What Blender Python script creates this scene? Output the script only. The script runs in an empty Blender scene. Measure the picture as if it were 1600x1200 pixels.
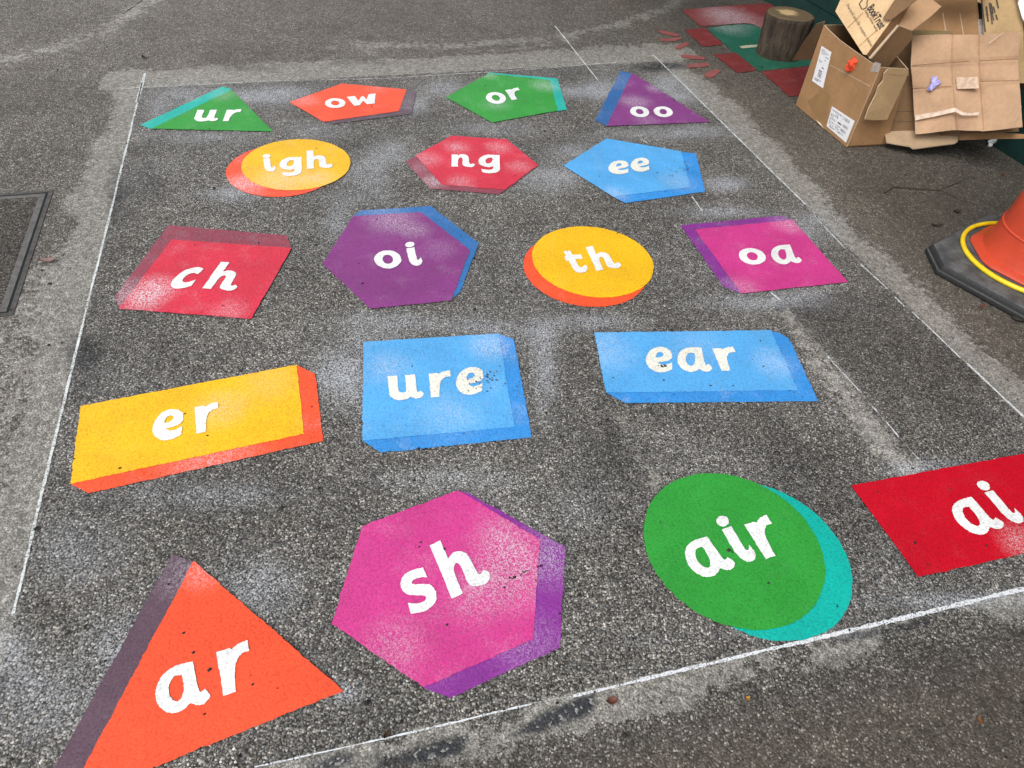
import bpy, bmesh, math, random
import numpy as np
from mathutils import Vector, Matrix
from mathutils.geometry import tessellate_polygon
random.seed(7); rng = np.random.default_rng(11)
scene = bpy.context.scene
COL = scene.collection

# ------------------------------------------------------------------ camera
CAM_H = 1.6; FPX = 1100.0
PITCH = math.radians(44.586); ROLL = math.radians(5.2206)
CD = np.array([0, math.cos(PITCH), -math.sin(PITCH)])
_r = np.array([1., 0, 0]); _u = np.cross(_r, CD)
CR = math.cos(ROLL)*_r + math.sin(ROLL)*_u
CU = -math.sin(ROLL)*_r + math.cos(ROLL)*_u
CP = np.array([0, 0, CAM_H])
cam_data = bpy.data.cameras.new('camera')
cam_data.sensor_width = 36.0; cam_data.lens = FPX/1600*36.0
cam_data.clip_start = 0.05; cam_data.clip_end = 400
cam = bpy.data.objects.new('camera', cam_data); COL.objects.link(cam)
cam.matrix_world = Matrix(((CR[0], CU[0], -CD[0], 0), (CR[1], CU[1], -CD[1], 0), (CR[2], CU[2], -CD[2], CAM_H), (0, 0, 0, 1)))
scene.camera = cam

# ------------------------------------------------------------------ world, sun, exposure
SUN_EL = math.radians(52); SUN_AZ = math.radians(-150)      # from behind the camera, to the left
world = bpy.data.worlds.new('World'); scene.world = world; world.use_nodes = True
wn = world.node_tree; wn.nodes.clear()
sky = wn.nodes.new('ShaderNodeTexSky'); sky.sky_type = 'NISHITA'; sky.sun_disc = False
sky.sun_elevation = SUN_EL; sky.sun_rotation = SUN_AZ
sky.air_density = 1.0; sky.dust_density = 4.0; sky.ozone_density = 1.0
hs = wn.nodes.new('ShaderNodeHueSaturation'); hs.inputs['Saturation'].default_value = 0.22
bg = wn.nodes.new('ShaderNodeBackground'); bg.inputs['Strength'].default_value = 0.15
wo = wn.nodes.new('ShaderNodeOutputWorld')
wn.links.new(sky.outputs[0], hs.inputs['Color']); wn.links.new(hs.outputs[0], bg.inputs['Color']); wn.links.new(bg.outputs[0], wo.inputs[0])
sl = bpy.data.lights.new('sun', 'SUN'); sl.energy = 0.85; sl.angle = math.radians(40); sl.color = (1, 0.96, 0.9)
so = bpy.data.objects.new('sun', sl); COL.objects.link(so)
sd = Vector((math.sin(SUN_AZ)*math.cos(SUN_EL), math.cos(SUN_AZ)*math.cos(SUN_EL), math.sin(SUN_EL)))
so.rotation_euler = sd.to_track_quat('Z', 'Y').to_euler(); so.location = (-4, -6, 8)
scene.view_settings.view_transform = 'Standard'; scene.view_settings.look = 'None'
scene.view_settings.exposure = 0.44; scene.view_settings.gamma = 1.0

# ------------------------------------------------------------------ geometry helpers
def ray(px, py):
    v = CD*FPX + (px-800)*CR - (py-600)*CU
    return v/np.linalg.norm(v)
def G(px, py, z=0.0):                       # point of the level plane z seen in the survey photograph
    v = ray(px, py); return CP + v*((z-CAM_H)/v[2])
def PL(px, py, pt, n):                      # point of a tilted plane
    v = ray(px, py); return CP + v*(np.dot(pt-CP, n)/np.dot(v, n))
def unit(v): v = np.array(v, float); return v/np.linalg.norm(v)

def link_mesh(name, verts, faces, mat, parent=None, smooth=False, mats=None, midx=None):
    me = bpy.data.meshes.new(name)
    off = np.array(parent.matrix_world.translation) if False else (np.array(WLOC[parent.name]) if parent else np.zeros(3))
    me.from_pydata([tuple(np.array(v, float)-off) for v in verts], [], faces)
    for m in (mats or [mat]): me.materials.append(m)
    if midx is not None: me.polygons.foreach_set('material_index', midx)
    if smooth: me.polygons.foreach_set('use_smooth', [True]*len(me.polygons))
    me.update()
    o = bpy.data.objects.new(name, me); COL.objects.link(o)
    if parent: o.parent = parent
    WLOC[o.name] = off
    return o
WLOC = {}
def tag(o, label=None, cat=None, group=None, kind=None):
    if label: o['label'] = label
    if cat: o['category'] = cat
    if group: o['group'] = group
    if kind: o['kind'] = kind
    return o
def thing(name, loc, label, cat, group=None):
    o = bpy.data.objects.new(name, None); o.empty_display_size = 0.1
    o.location = tuple(loc); COL.objects.link(o); WLOC[o.name] = np.array(loc, float)
    return tag(o, label, cat, group)

def catmull(pts, closed=True, sub=7):
    """pts: (x, y) smooth points or (x, y, 1) corners -> smooth polyline"""
    n = len(pts); out = []
    P = [np.array(p[:2], float) for p in pts]; C = [len(p) > 2 for p in pts]
    for i in range(n if closed else n-1):
        a, b = P[i], P[(i+1) % n]
        p0 = P[i-1] if not C[i] and (closed or i > 0) else a - (b-a)*0.0
        p3 = P[(i+2) % n] if not C[(i+1) % n] and (closed or i+2 < n) else b
        m0 = (b-p0)*0.5 if not C[i] else (b-a)*0.8
        m1 = (p3-a)*0.5 if not C[(i+1) % n] else (b-a)*0.8
        if C[i] and C[(i+1) % n]: out.append(a); continue
        for k in range(sub):
            t = k/sub; t2 = t*t; t3 = t2*t
            out.append((2*t3-3*t2+1)*a + (t3-2*t2+t)*m0 + (-2*t3+3*t2)*b + (t3-t2)*m1)
    if not closed: out.append(P[-1])
    return out
def roughen(loop, step=0.008, amp=0.0008, wave=0.0008):
    """resample a ground loop (2D, metres) and give it the ragged edge paint has on stone chippings"""
    out = []; n = len(loop); ph = random.random()*9
    s = 0
    for i in range(n):
        a = np.array(loop[i][:2], float); b = np.array(loop[(i+1) % n][:2], float)
        L = np.linalg.norm(b-a)
        if L < 1e-6: continue
        k = max(1, int(L/step)); nrm = np.array([-(b-a)[1], (b-a)[0]])/L
        for j in range(k):
            q = a+(b-a)*j/k
            w = wave*math.sin(s*45+ph)*math.sin(s*17+ph*2)
            e = 0.25 if j == 0 and k > 3 else 1
            out.append(q + nrm*e*(random.gauss(0, amp)+w)); s += L/k
    return out
def ground_sheet(name, loops, z, mat, parent=None, **kw):
    loops = [roughen(l, **kw) for l in loops]
    vs = [Vector((p[0], p[1], z)) for l in loops for p in l]
    tris = tessellate_polygon([[Vector((p[0], p[1], 0)) for p in l] for l in loops])
    faces = []
    for t in tris:
        a, b, c = (vs[i] for i in t)
        faces.append(tuple(t) if (b-a).cross(c-a).z > 0 else (t[0], t[2], t[1]))
    return link_mesh(name, vs, faces, mat, parent)
def px_loop(pts): return [G(*p)[:2] for p in pts]

# ------------------------------------------------------------------ material helpers
class NT:
    def __init__(s, name):
        s.m = bpy.data.materials.new(name); s.m.use_nodes = True
        s.t = s.m.node_tree; s.t.nodes.clear()
        s.out = s.n('ShaderNodeOutputMaterial'); s.b = s.n('ShaderNodeBsdfPrincipled')
        s.l(s.b.outputs[0], s.out.inputs[0])
        s.pos = s.n('ShaderNodeNewGeometry').outputs['Position']
    def n(s, t, **kw):
        x = s.t.nodes.new(t)
        for k, v in kw.items(): setattr(x, k, v)
        return x
    def l(s, a, b): s.t.links.new(a, b)
    def put(s, v, sock):
        if hasattr(v, 'is_linked') or hasattr(v, 'links'): s.l(v, sock)
        elif isinstance(v, (tuple, list)) and len(v) == 3 and sock.type == 'RGBA': sock.default_value = (*v, 1)
        else: sock.default_value = v
    def math(s, op, a, b=0.0, c=None, clamp=False):
        x = s.n('ShaderNodeMath', operation=op, use_clamp=clamp)
        s.put(a, x.inputs[0]); s.put(b, x.inputs[1])
        if c is not None: s.put(c, x.inputs[2])
        return x.outputs[0]
    def mix(s, f, a, b, blend='MIX'):
        x = s.n('ShaderNodeMix', data_type='RGBA', blend_type=blend)
        s.put(f, x.inputs['Factor']); s.put(a, x.inputs[6]); s.put(b, x.inputs[7])
        return x.outputs[2]
    def sm(s, v, lo, hi, a=0.0, b=1.0):
        x = s.n('ShaderNodeMapRange', interpolation_type='SMOOTHSTEP')
        s.put(v, x.inputs[0]); s.put(lo, x.inputs[1]); s.put(hi, x.inputs[2]); s.put(a, x.inputs[3]); s.put(b, x.inputs[4])
        return x.outputs[0]
    def noise(s, scale, detail=3, rough=0.55, vec=None, off=0):
        x = s.n('ShaderNodeTexNoise'); x.inputs['Scale'].default_value = scale
        x.inputs['Detail'].default_value = detail; x.inputs['Roughness'].default_value = rough
        v = vec or s.pos
        if off:
            a = s.n('ShaderNodeVectorMath', operation='ADD'); s.l(v, a.inputs[0]); a.inputs[1].default_value = (off, off*.7, off*.3); v = a.outputs[0]
        s.l(v, x.inputs['Vector']); return x.outputs[0]
    def voro(s, scale, vec=None, feat='F1', rnd=1.0):
        x = s.n('ShaderNodeTexVoronoi', feature=feat); x.inputs['Scale'].default_value = scale
        x.inputs['Randomness'].default_value = rnd
        s.l(vec or s.pos, x.inputs['Vector']); return x
    def sep(s, c):
        x = s.n('ShaderNodeSeparateColor'); s.l(c, x.inputs[0]); return x.outputs
    def ramp(s, f, stops, interp='LINEAR'):
        x = s.n('ShaderNodeValToRGB'); x.color_ramp.interpolation = interp
        e = x.color_ramp.elements
        while len(e) < len(stops): e.new(0.5)
        for i, (p, c) in enumerate(stops):
            e[i].position = p; e[i].color = (*c, 1) if isinstance(c, (tuple, list)) else (c, c, c, 1)
        s.put(f, x.inputs[0]); return x.outputs[0]
    def bump(s, h, strength, dist, normal=None):
        x = s.n('ShaderNodeBump'); x.inputs['Strength'].default_value = strength; x.inputs['Distance'].default_value = dist
        s.l(h, x.inputs['Height'])
        if normal: s.l(normal, x.inputs['Normal'])
        return x.outputs[0]
    def blob(s, c, r, st):
        d = s.n('ShaderNodeVectorMath', operation='DISTANCE'); s.l(s.pos, d.inputs[0]); d.inputs[1].default_value = tuple(c)
        return s.sm(d.outputs[1], 0.0, r*1.9, st, 0.0)
    def done(s, col, rough=0.6, normal=None, spec=0.4, metal=0.0):
        s.put(col, s.b.inputs['Base Color']); s.put(rough, s.b.inputs['Roughness'])
        s.put(spec, s.b.inputs['Specular IOR Level']); s.put(metal, s.b.inputs['Metallic'])
        if normal: s.l(normal, s.b.inputs['Normal'])
        return s.m

CHIP = 175.0                                   # stone chippings per metre
def chippings(t):
    """random grey per stone, dark binder between, height"""
    w = t.n('ShaderNodeTexNoise'); w.inputs['Scale'].default_value = 90; w.inputs['Detail'].default_value = 1; t.l(t.pos, w.inputs['Vector'])
    dv = t.n('ShaderNodeVectorMath', operation='SCALE'); t.l(w.outputs[1], dv.inputs[0]); dv.inputs['Scale'].default_value = 0.006
    av = t.n('ShaderNodeVectorMath', operation='ADD'); t.l(t.pos, av.inputs[0]); t.l(dv.outputs[0], av.inputs[1])
    v = t.voro(CHIP, av.outputs[0]); v2 = t.voro(CHIP*2.1, av.outputs[0])
    return v, v2

def mat_asphalt(name='asphalt', zones=True, tint=(1, 1, 1)):
    t = NT(name); v, v2 = chippings(t)
    r = t.sep(v.outputs['Color'])[0]; r2 = t.sep(v2.outputs['Color'])[1]
    big = t.ramp(r, [(0, .022), (.2, .065), (.45, .14), (.7, .21), (.88, .315), (1, .52)])
    small = t.ramp(r2, [(0, .008), (.45, .03), (.8, .11), (1, .32)])
    gap = t.sm(v.outputs['Distance'], .36, .60)
    col = t.mix(gap, big, small)
    hue = t.sep(v.outputs['Color'])[2]
    col = t.mix(t.sm(hue, .75, 1.0, 0, .5), col, t.mix(1.0, col, (1.25, .95, .72), 'MULTIPLY'))
    h = t.math('ADD', t.math('MULTIPLY', v.outputs['Distance'], -1.0), t.math('MULTIPLY', r, .5))
    patch = t.noise(1.3, 5, .6); patch2 = t.noise(7, 4, .6, off=5)
    clump = t.noise(48, 2, .7, off=21); clump2 = t.noise(26, 2, .6, off=31)
    k = t.math('ADD', t.sm(patch, .3, .7, .82, 1.18), t.sm(patch2, .3, .7, -.14, .14))
    k = t.math('MULTIPLY', k, t.math('ADD', t.sm(clump, .28, .72, .78, 1.22), t.sm(clump2, .3, .7, -.07, .07)))
    col = t.mix(1.0, col, (1.03, 1.0, .935), 'MULTIPLY')
    col = t.mix(1.0, col, k, 'MULTIPLY')
    if zones:
        at = t.n('ShaderNodeAttribute', attribute_name='zones'); z = t.sep(at.outputs['Color']); film = at.outputs['Alpha']
        grain = t.noise(60, 3, .7, off=3); edge = t.noise(9, 5, .68, off=8)
        # brown traffic film on the part nobody washed
        colf = t.mix(t.sm(r, .70, .95, .60, .15), col, t.mix(1.0, (.118, .104, .086), t.sm(clump, .3, .7, .7, 1.3), 'MULTIPLY'))
        colf = t.mix(1.0, colf, (1.0, .95, .87), 'MULTIPLY')
        col = t.mix(film, col, colf)
        # pale scrubbed band along the masking lines
        fine = t.noise(34, 4, .75, off=14)
        dust = t.math('ADD', z[0], t.math('MULTIPLY', t.math('SUBTRACT', edge, .5), 1.3))
        dust = t.math('ADD', dust, t.math('MULTIPLY', t.math('SUBTRACT', fine, .5), 1.7))
        dust = t.math('MULTIPLY', t.sm(dust, .30, .54), t.math('MINIMUM', t.math('MULTIPLY', z[0], 2.5), 1.0), clamp=True)
        dcol = t.mix(t.sm(r2, 0, 1, .05, .95), (.17, .163, .145), (.46, .445, .405))
        dcol = t.mix(1.0, dcol, t.math('MULTIPLY', t.sm(clump, .3, .7, .72, 1.25), t.sm(grain, .3, .7, .8, 1.2)), 'MULTIPLY')
        col = t.mix(t.math('MULTIPLY', dust, t.sm(t.math('ADD', r, t.math('MULTIPLY', gap, -.35)), 0, .9, .5, .85)), col, dcol)
        # dark tar-like patches
        dk = t.math('ADD', z[2], t.math('MULTIPLY', t.math('SUBTRACT', edge, .5), .7))
        dk = t.math('ADD', dk, t.math('MULTIPLY', t.math('SUBTRACT', fine, .5), .5))
        dk = t.math('MULTIPLY', t.sm(dk, .15, .85), t.math('MINIMUM', t.math('MULTIPLY', z[2], 3.0), 1.0), clamp=True)
        dkc = t.mix(1.0, col, (.22, .23, .26), 'MULTIPLY')
        dkc = t.mix(t.sm(z[2], .6, 1.0), dkc, t.mix(t.sm(r, .78, .95), (.010, .014, .022), (.30, .30, .29)))
        col = t.mix(t.math('MULTIPLY', dk, .88), col, dkc)
        # white overspray settled on the stone tops
        sp = t.math('MULTIPLY', z[1], t.sm(t.math('ADD', t.math('MULTIPLY', r2, .6), t.math('MULTIPLY', patch2, .6)),   .36, .84, .10, 1.3))
        sp = t.math('MULTIPLY', sp, t.sm(v.outputs['Distance'], .25, .7, 1.0, .35), clamp=True)
        col = t.mix(sp, col, (.52, .55, .60))
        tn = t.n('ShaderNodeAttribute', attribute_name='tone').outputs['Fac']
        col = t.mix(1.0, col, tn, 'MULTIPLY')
    if tint != (1, 1, 1): col = t.mix(1.0, col, tint, 'MULTIPLY')
    return t.done(col, t.sm(r2, 0, 1, .62, .85), t.bump(h, .55, .004), .35)

def mat_paint(name, rgb, frost=(), base_frost=0.08, rough=0.5, wear=0.0, smoothness=0.2):
    t = NT(name); v, v2 = chippings(t)
    r = t.sep(v.outputs['Color'])[0]; r2 = t.sep(v2.outputs['Color'])[1]
    var = t.math('ADD', t.sm(r, 0, 1, .93, 1.05), t.sm(t.noise(5, 4, .6, off=2), .3, .7, -.09, .07))
    gapd = t.sm(v.outputs['Distance'], .5, .8, 1.0, .80)
    col = t.mix(1.0, rgb, t.math('MULTIPLY', var, gapd), 'MULTIPLY')
    f = base_frost
    cloud = t.sm(t.noise(11, 4, .6, off=6), .5, .78, 0, base_frost*1.6)
    f = t.math('ADD', cloud, base_frost*.35)
    for (px, py, rad, st) in frost:
        f = t.math('ADD', f, t.blob(G(px, py), rad, st))
    speck = t.sm(t.math('ADD', t.math('MULTIPLY', r2, .75), t.math('MULTIPLY', t.noise(140, 2, .6), .5)), .50, .88)
    f = t.math('MULTIPLY', f, t.math('ADD', t.math('MULTIPLY', speck, 1.15), .10), clamp=True)
    col = t.mix(f, col, (.70, .69, .74))
    scuff = t.sm(t.noise(19, 5, .72, off=17), .56, .80, 0, .30)
    col = t.mix(scuff, col, t.mix(1.0, col, (.70, .69, .68), 'MULTIPLY'))
    # pits where the paint missed the binder
    pv = t.voro(34.0); pr = t.math('ADD', t.sep(pv.outputs['Color'])[1], -.082)
    pit = t.math('MULTIPLY', t.sm(pv.outputs['Distance'], .04, .09, 1, 0), t.sm(pr, .90-wear*.3, .96-wear*.3))
    col = t.mix(t.math('MULTIPLY', pit, .85), col, (.03, .03, .03))
    if wear:
        wn_ = t.math('ADD', t.math('MULTIPLY', r, .6), t.math('MULTIPLY', t.noise(14, 4, .7, off=9), .8))
        wf = t.sm(wn_, 1.02-wear*.75, 1.25-wear*.75)
        col = t.mix(t.math('MULTIPLY', wf, .8), col, t.ramp(r2, [(0, .03), (.6, .08), (1, .3)]))
    h = t.math('MULTIPLY', v.outputs['Distance'], -1.0)
    return t.done(col, rough, t.bump(h, smoothness, .003), .35)

def mat_card(name, rgb, corr=None, dirt=.5):
    t = NT(name)
    n1 = t.noise(7, 5, .6); n2 = t.noise(60, 3, .6, off=4)
    k = t.math('ADD', t.sm(n1, .3, .7, .86, 1.08), t.sm(n2, .3, .7, -.05, .05))
    col = t.mix(1.0, rgb, k, 'MULTIPLY')
    col = t.mix(t.sm(t.noise(3, 4, .7, off=11), .58, .78, 0, dirt*.5), col, tuple(c*.62 for c in rgb))
    h = n2; nb = t.bump(n2, .15, .002)
    if corr is not None:
        d = t.n('ShaderNodeVectorMath', operation='DOT_PRODUCT'); t.l(t.pos, d.inputs[0]); d.inputs[1].default_value = tuple(corr)
        wv = t.math('SINE', t.math('MULTIPLY', d.outputs['Value'], 2*math.pi/0.0085))
        col = t.mix(t.sm(wv, -1, 1, 0, .07), col, tuple(c*.7 for c in rgb))
        cr = t.noise(1.0, 3, .6)
        nb = t.bump(wv, .12, .001, nb)
    return t.done(col, .82, nb, .2)

def mat_plain(name, rgb, rough=.6, var=.12, scale=25, bump=.15, spec=.4, metal=0, dirt=None, dscale=6):
    t = NT(name)
    n1 = t.noise(scale, 5, .6)
    col = t.mix(1.0, rgb, t.sm(n1, .3, .7, 1-var, 1+var), 'MULTIPLY')
    if dirt: col = t.mix(t.sm(t.noise(dscale, 5, .7, off=4), .5, .75, 0, .7), col, dirt)
    return t.done(col, rough, t.bump(n1, bump, .004), spec, metal)

# ------------------------------------------------------------------ ground with its stains and painted shade
def vnoise(x, y, s, seed):
    r = np.random.default_rng(seed).random((256, 256))
    X = x*s; Y = y*s; xi = np.floor(X).astype(int); yi = np.floor(Y).astype(int); fx = X-xi; fy = Y-yi
    fx = fx*fx*(3-2*fx); fy = fy*fy*(3-2*fy)
    g = lambda a, b: r[(xi+a) % 256, (yi+b) % 256]
    return (g(0, 0)*(1-fx)+g(1, 0)*fx)*(1-fy)+(g(0, 1)*(1-fx)+g(1, 1)*fx)*fy
def fbm(x, y, s, seed): return sum(vnoise(x, y, s*2**i, seed+i)*.5**i for i in range(4))/1.875
def sstep(a, b, v): t = np.clip((v-a)/(b-a), 0, 1); return t*t*(3-2*t)

def axis(lo, hi, step, far):
    a = list(np.arange(lo, hi+step/2, step)); d = step
    left = []; x = lo
    while x > -far: d *= 1.45; x -= d; left.append(x)
    d = step; right = []; x = hi
    while x < far: d *= 1.45; x += d; right.append(x)
    return np.array(left[::-1]+a+right)
gx = axis(-3.6, 3.2, .016, 70); gy = axis(.2, 6.8, .016, 70)
X, Y = np.meshgrid(gx, gy, indexing='ij')
def side(p, q, sgn):                         # signed distance from a line, positive outside the panel
    a = G(*p)[:2]; b = G(*q)[:2]; d = unit(b-a); n = np.array([-d[1], d[0]])*sgn
    return (X-a[0])*n[0]+(Y-a[1])*n[1]
dl = side((226, 118), (20, 960), -1); dr = side((1025, 90), (1600, 655), 1)
dt = side((187, 139), (954, 99), 1); db = side((430, 1192), (1600, 921), -1)
out = np.maximum(np.maximum(dl, dr), np.maximum(dt, db))
N1 = fbm(X, Y, 2.2, 1); N2 = fbm(X, Y, 6, 20)
N3 = fbm(X, Y, 4.5, 77)
def band(d, w, a=1.0): return a*sstep(-.015, .012, d)*(1-sstep(.25, 1.25, d/(w*(.25+.9*N1+.6*N3))))
near = 1-sstep(.15, .5, out)
dust = np.maximum.reduce([band(dl, .18)*(dt < .25), band(dr, .2, .95)*(dt < .3), 1.15*band(dt, .31)*(dl < .2)*(dr < .3)])
dust = np.maximum(dust, band(db, .10, .9)*sstep(.42, .58, N2+.12*N1))*near
dust = np.maximum(dust, .42*sstep(-.02, .05, dl)*(1-sstep(.15, .6, dl))*(Y < 2.0))
spray = np.zeros_like(X); dark = np.zeros_like(X)
def blob(arr, px, py, rx, ry, s):
    c = G(px, py); ex = G(px+rx, py)-c; ey = G(px, py+ry)-c
    det = ex[0]*ey[1]-ex[1]*ey[0]; dx = X-c[0]; dy = Y-c[1]
    u = (dx*ey[1]-dy*ey[0])/det; v = (dy*ex[0]-dx*ex[1])/det
    arr += s*np.exp(-(u*u+v*v)*.9)
for b in [(300,150,45,16,.5),(395,150,45,14,.45),(320,214,60,9,.4),(445,148,45,14,.5),(690,137,30,12,.55),(655,166,14,14,.5),(905,143,34,9,.55),
          (945,140,26,16,.55),(1040,132,26,14,.7),(1065,152,22,12,.5),(1085,205,50,9,.6),(1000,210,60,8,.35),(1130,288,30,10,.75),(870,272,36,18,.4),(900,236,28,11,.5),
          (605,240,32,18,.4),(835,285,50,18,.42),(575,270,26,24,.5),(370,303,44,11,.5),(530,345,22,30,.4),(620,502,90,13,.35),(560,312,50,10,.3),
          (1130,331,70,9,.45),(1262,352,34,22,.6),(1195,472,80,12,.6),(1258,466,30,12,.5),(556,590,20,60,.4),(770,512,60,11,.4),(850,580,18,55,.5),
          (930,502,60,12,.45),(845,520,30,22,.4),(520,585,32,36,.5),(590,530,40,12,.3),(330,775,120,20,.35),(200,1010,50,44,.55),(400,912,56,46,.45),
          (120,862,60,46,.32),(535,1082,26,16,.45),(60,1085,80,60,.3),(700,748,100,15,.22),(905,800,34,40,.22),(1432,733,36,13,.6),(1500,728,40,10,.35),
          (15,1010,30,40,.35),(280,1140,60,20,.3),(1000,1000,40,10,.2),(760,200,60,10,.3),(500,205,40,12,.35),(250,180,20,24,.3),(1500,938,110,10,.55),(1250,990,100,7,.4)]:
    blob(spray, *b)
spray *= (.65+1.2*fbm(X, Y, 5, 40)); spray += .07*sstep(.45, .75, fbm(X, Y, 3, 60))*(out < 0)
for b in [(1219,480,10,12,.8),(1040,103,44,7,.7),(1010,108,60,6,.4),(180,300,18,70,.5),
          (235,290,50,50,.35),(130,560,30,90,.45),(250,560,120,40,.3),(470,440,40,60,.3),(600,1178,160,11,1.0),(700,1150,60,10,.8),(905,1106,60,8,1.0),(1180,1006,70,8,.9),(1080,1030,40,6,.6),
          (1445,962,60,8,.6),(520,1190,70,12,.9),(90,800,30,60,.35),(880,890,36,80,.3),(960,960,40,40,.25),(1110,60,60,30,.25),(360,108,120,8,.45),(560,98,80,7,.4),(80,340,60,90,.25),(1470,545,40,30,.2),
          (1340,880,30,50,.4),(1550,905,60,14,.4),(500,760,90,50,.25),(30,180,60,60,.15)]:
    blob(dark, *b)
dark *= (.5+1.0*N2); dark *= 1-.6*(db > -.05)
# worn strip beside the second chalk line, old swirl marks of an earlier wash
def strip(pts, w, s):
    global dust
    for p, q in zip(pts[:-1], pts[1:]):
        a = G(*p)[:2]; b = G(*q)[:2]; d = b-a; L = d@d
        tt = np.clip(((X-a[0])*d[0]+(Y-a[1])*d[1])/L, 0, 1)
        dist = np.hypot(X-a[0]-tt*d[0], Y-a[1]-tt*d[1])
        dust = np.maximum(dust, s*np.exp(-(dist/w)**2)*(.6+.8*N2))
strip([(1215,475),(1300,590),(1380,690),(1430,750)], .07, .55)
strip([(965,650),(1000,715),(1035,760)], .05, .4)
strip([(560,70),(700,72),(850,62),(960,40),(1040,15),(1075,-15)], .09, .5)
strip([(700,85),(820,75),(920,55)], .05, .35)
strip([(-20,100),(80,78),(160,48),(240,0)], .10, .42)
strip([(395,42),(480,70),(590,85)], .06, .35)
# broad differences of wear and painted light: washed strips with firm edges, older grime towards the viewer, grime plus building shade on the right
def polymask(pts, soft):
    P = [G(*p)[:2] for p in pts]; ins = np.zeros(X.shape, bool); dist = np.full(X.shape, 9.)
    for a, b in zip(P, P[1:]+P[:1]):
        c = ((a[1] > Y) != (b[1] > Y)) & (X < (b[0]-a[0])*(Y-a[1])/(b[1]-a[1]+1e-9)+a[0]); ins ^= c
        d = b-a; tt = np.clip(((X-a[0])*d[0]+(Y-a[1])*d[1])/(d@d), 0, 1)
        dist = np.minimum(dist, np.hypot(X-a[0]-tt*d[0], Y-a[1]-tt*d[1]))
    sd_ = np.where(ins, dist, -dist)+(N2-.5)*.05
    return sstep(-soft, soft, sd_)
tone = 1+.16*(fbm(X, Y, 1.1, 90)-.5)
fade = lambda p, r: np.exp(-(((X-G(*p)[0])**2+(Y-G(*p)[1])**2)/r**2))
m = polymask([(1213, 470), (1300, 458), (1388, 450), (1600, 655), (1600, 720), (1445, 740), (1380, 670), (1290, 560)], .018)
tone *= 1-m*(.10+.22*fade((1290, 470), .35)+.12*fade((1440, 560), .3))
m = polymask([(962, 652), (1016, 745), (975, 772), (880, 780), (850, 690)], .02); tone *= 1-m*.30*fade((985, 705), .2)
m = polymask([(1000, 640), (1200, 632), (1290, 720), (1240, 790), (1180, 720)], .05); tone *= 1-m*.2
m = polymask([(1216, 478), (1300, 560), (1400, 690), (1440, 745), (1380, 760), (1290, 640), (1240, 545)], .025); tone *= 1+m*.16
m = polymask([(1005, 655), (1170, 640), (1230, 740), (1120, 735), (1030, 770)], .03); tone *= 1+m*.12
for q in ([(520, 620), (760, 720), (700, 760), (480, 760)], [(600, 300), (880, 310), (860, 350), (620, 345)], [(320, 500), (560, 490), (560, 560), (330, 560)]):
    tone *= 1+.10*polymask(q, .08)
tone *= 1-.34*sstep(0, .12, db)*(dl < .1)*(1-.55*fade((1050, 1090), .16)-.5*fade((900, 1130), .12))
tone *= 1-.32*sstep(.1, .5, dr)  # right side darkened: grime plus the building's shade painted in
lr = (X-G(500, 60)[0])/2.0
tone *= np.where(dt > 0, 1-np.clip(lr, -.8, 1.2)*.20*sstep(0, .4, dt), 1)  # beyond the far edge: painted sky sheen at left, painted building shade at right
for q in ([(540, 1200), (600, 1186), (644, 1168), (730, 1149), (724, 1174), (690, 1185), (640, 1200)], [(797, 1144), (850, 1119), (925, 1093), (920, 1110), (869, 1130), (810, 1150)],
          [(1217, 1019), (1300, 999), (1375, 980), (1469, 961), (1470, 978), (1412, 989), (1337, 998), (1262, 1013), (1225, 1027)], [(470, 1200), (520, 1186), (560, 1180), (540, 1192), (520, 1200)]):
    dark = np.maximum(dark, polymask(q, .009)*1.0)
for q in ([(870, 1122), (960, 1092), (1075, 1067), (1100, 1085), (1080, 1100), (990, 1112), (905, 1140)], [(1120, 1058), (1215, 1035), (1230, 1042), (1140, 1070)], [(1480, 955), (1600, 926), (1600, 944), (1490, 966)], [(600, 1172), (720, 1140), (790, 1128), (770, 1150), (640, 1190)]):
    dust = np.maximum(dust, polymask(q, .03)*.85)
film = sstep(.02, .22, out)
film = film*np.where(db > 0, .85, np.where(dl > 0, .30, np.where(dr > 0, .8, .5))) + .04
nx, ny = len(gx), len(gy)
V = np.zeros((nx*ny, 3)); V[:, 0] = X.ravel(); V[:, 1] = Y.ravel()
I = np.arange(nx*ny).reshape(nx, ny)
F = np.stack([I[:-1, :-1], I[1:, :-1], I[1:, 1:], I[:-1, 1:]], -1).reshape(-1, 4)
gm = bpy.data.meshes.new('ground')
gm.vertices.add(len(V)); gm.vertices.foreach_set('co', V.ravel())
gm.loops.add(F.size); gm.loops.foreach_set('vertex_index', F.ravel())
gm.polygons.add(len(F)); gm.polygons.foreach_set('loop_start', np.arange(0, F.size, 4)); gm.polygons.foreach_set('loop_total', np.full(len(F), 4))
gm.update(calc_edges=True)
ca = gm.attributes.new('zones', 'FLOAT_COLOR', 'POINT')
ca.data.foreach_set('color', np.stack([np.clip(dust, 0, 1), np.clip(spray, 0, 1), np.clip(dark, 0, 1), np.clip(film, 0, 1)], -1).reshape(-1).astype(np.float32))
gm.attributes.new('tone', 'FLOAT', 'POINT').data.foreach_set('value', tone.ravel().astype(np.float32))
M_ASPH = mat_asphalt()
gm.materials.append(M_ASPH)
ground = bpy.data.objects.new('ground', gm); COL.objects.link(ground); ground['kind'] = 'structure'

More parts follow.
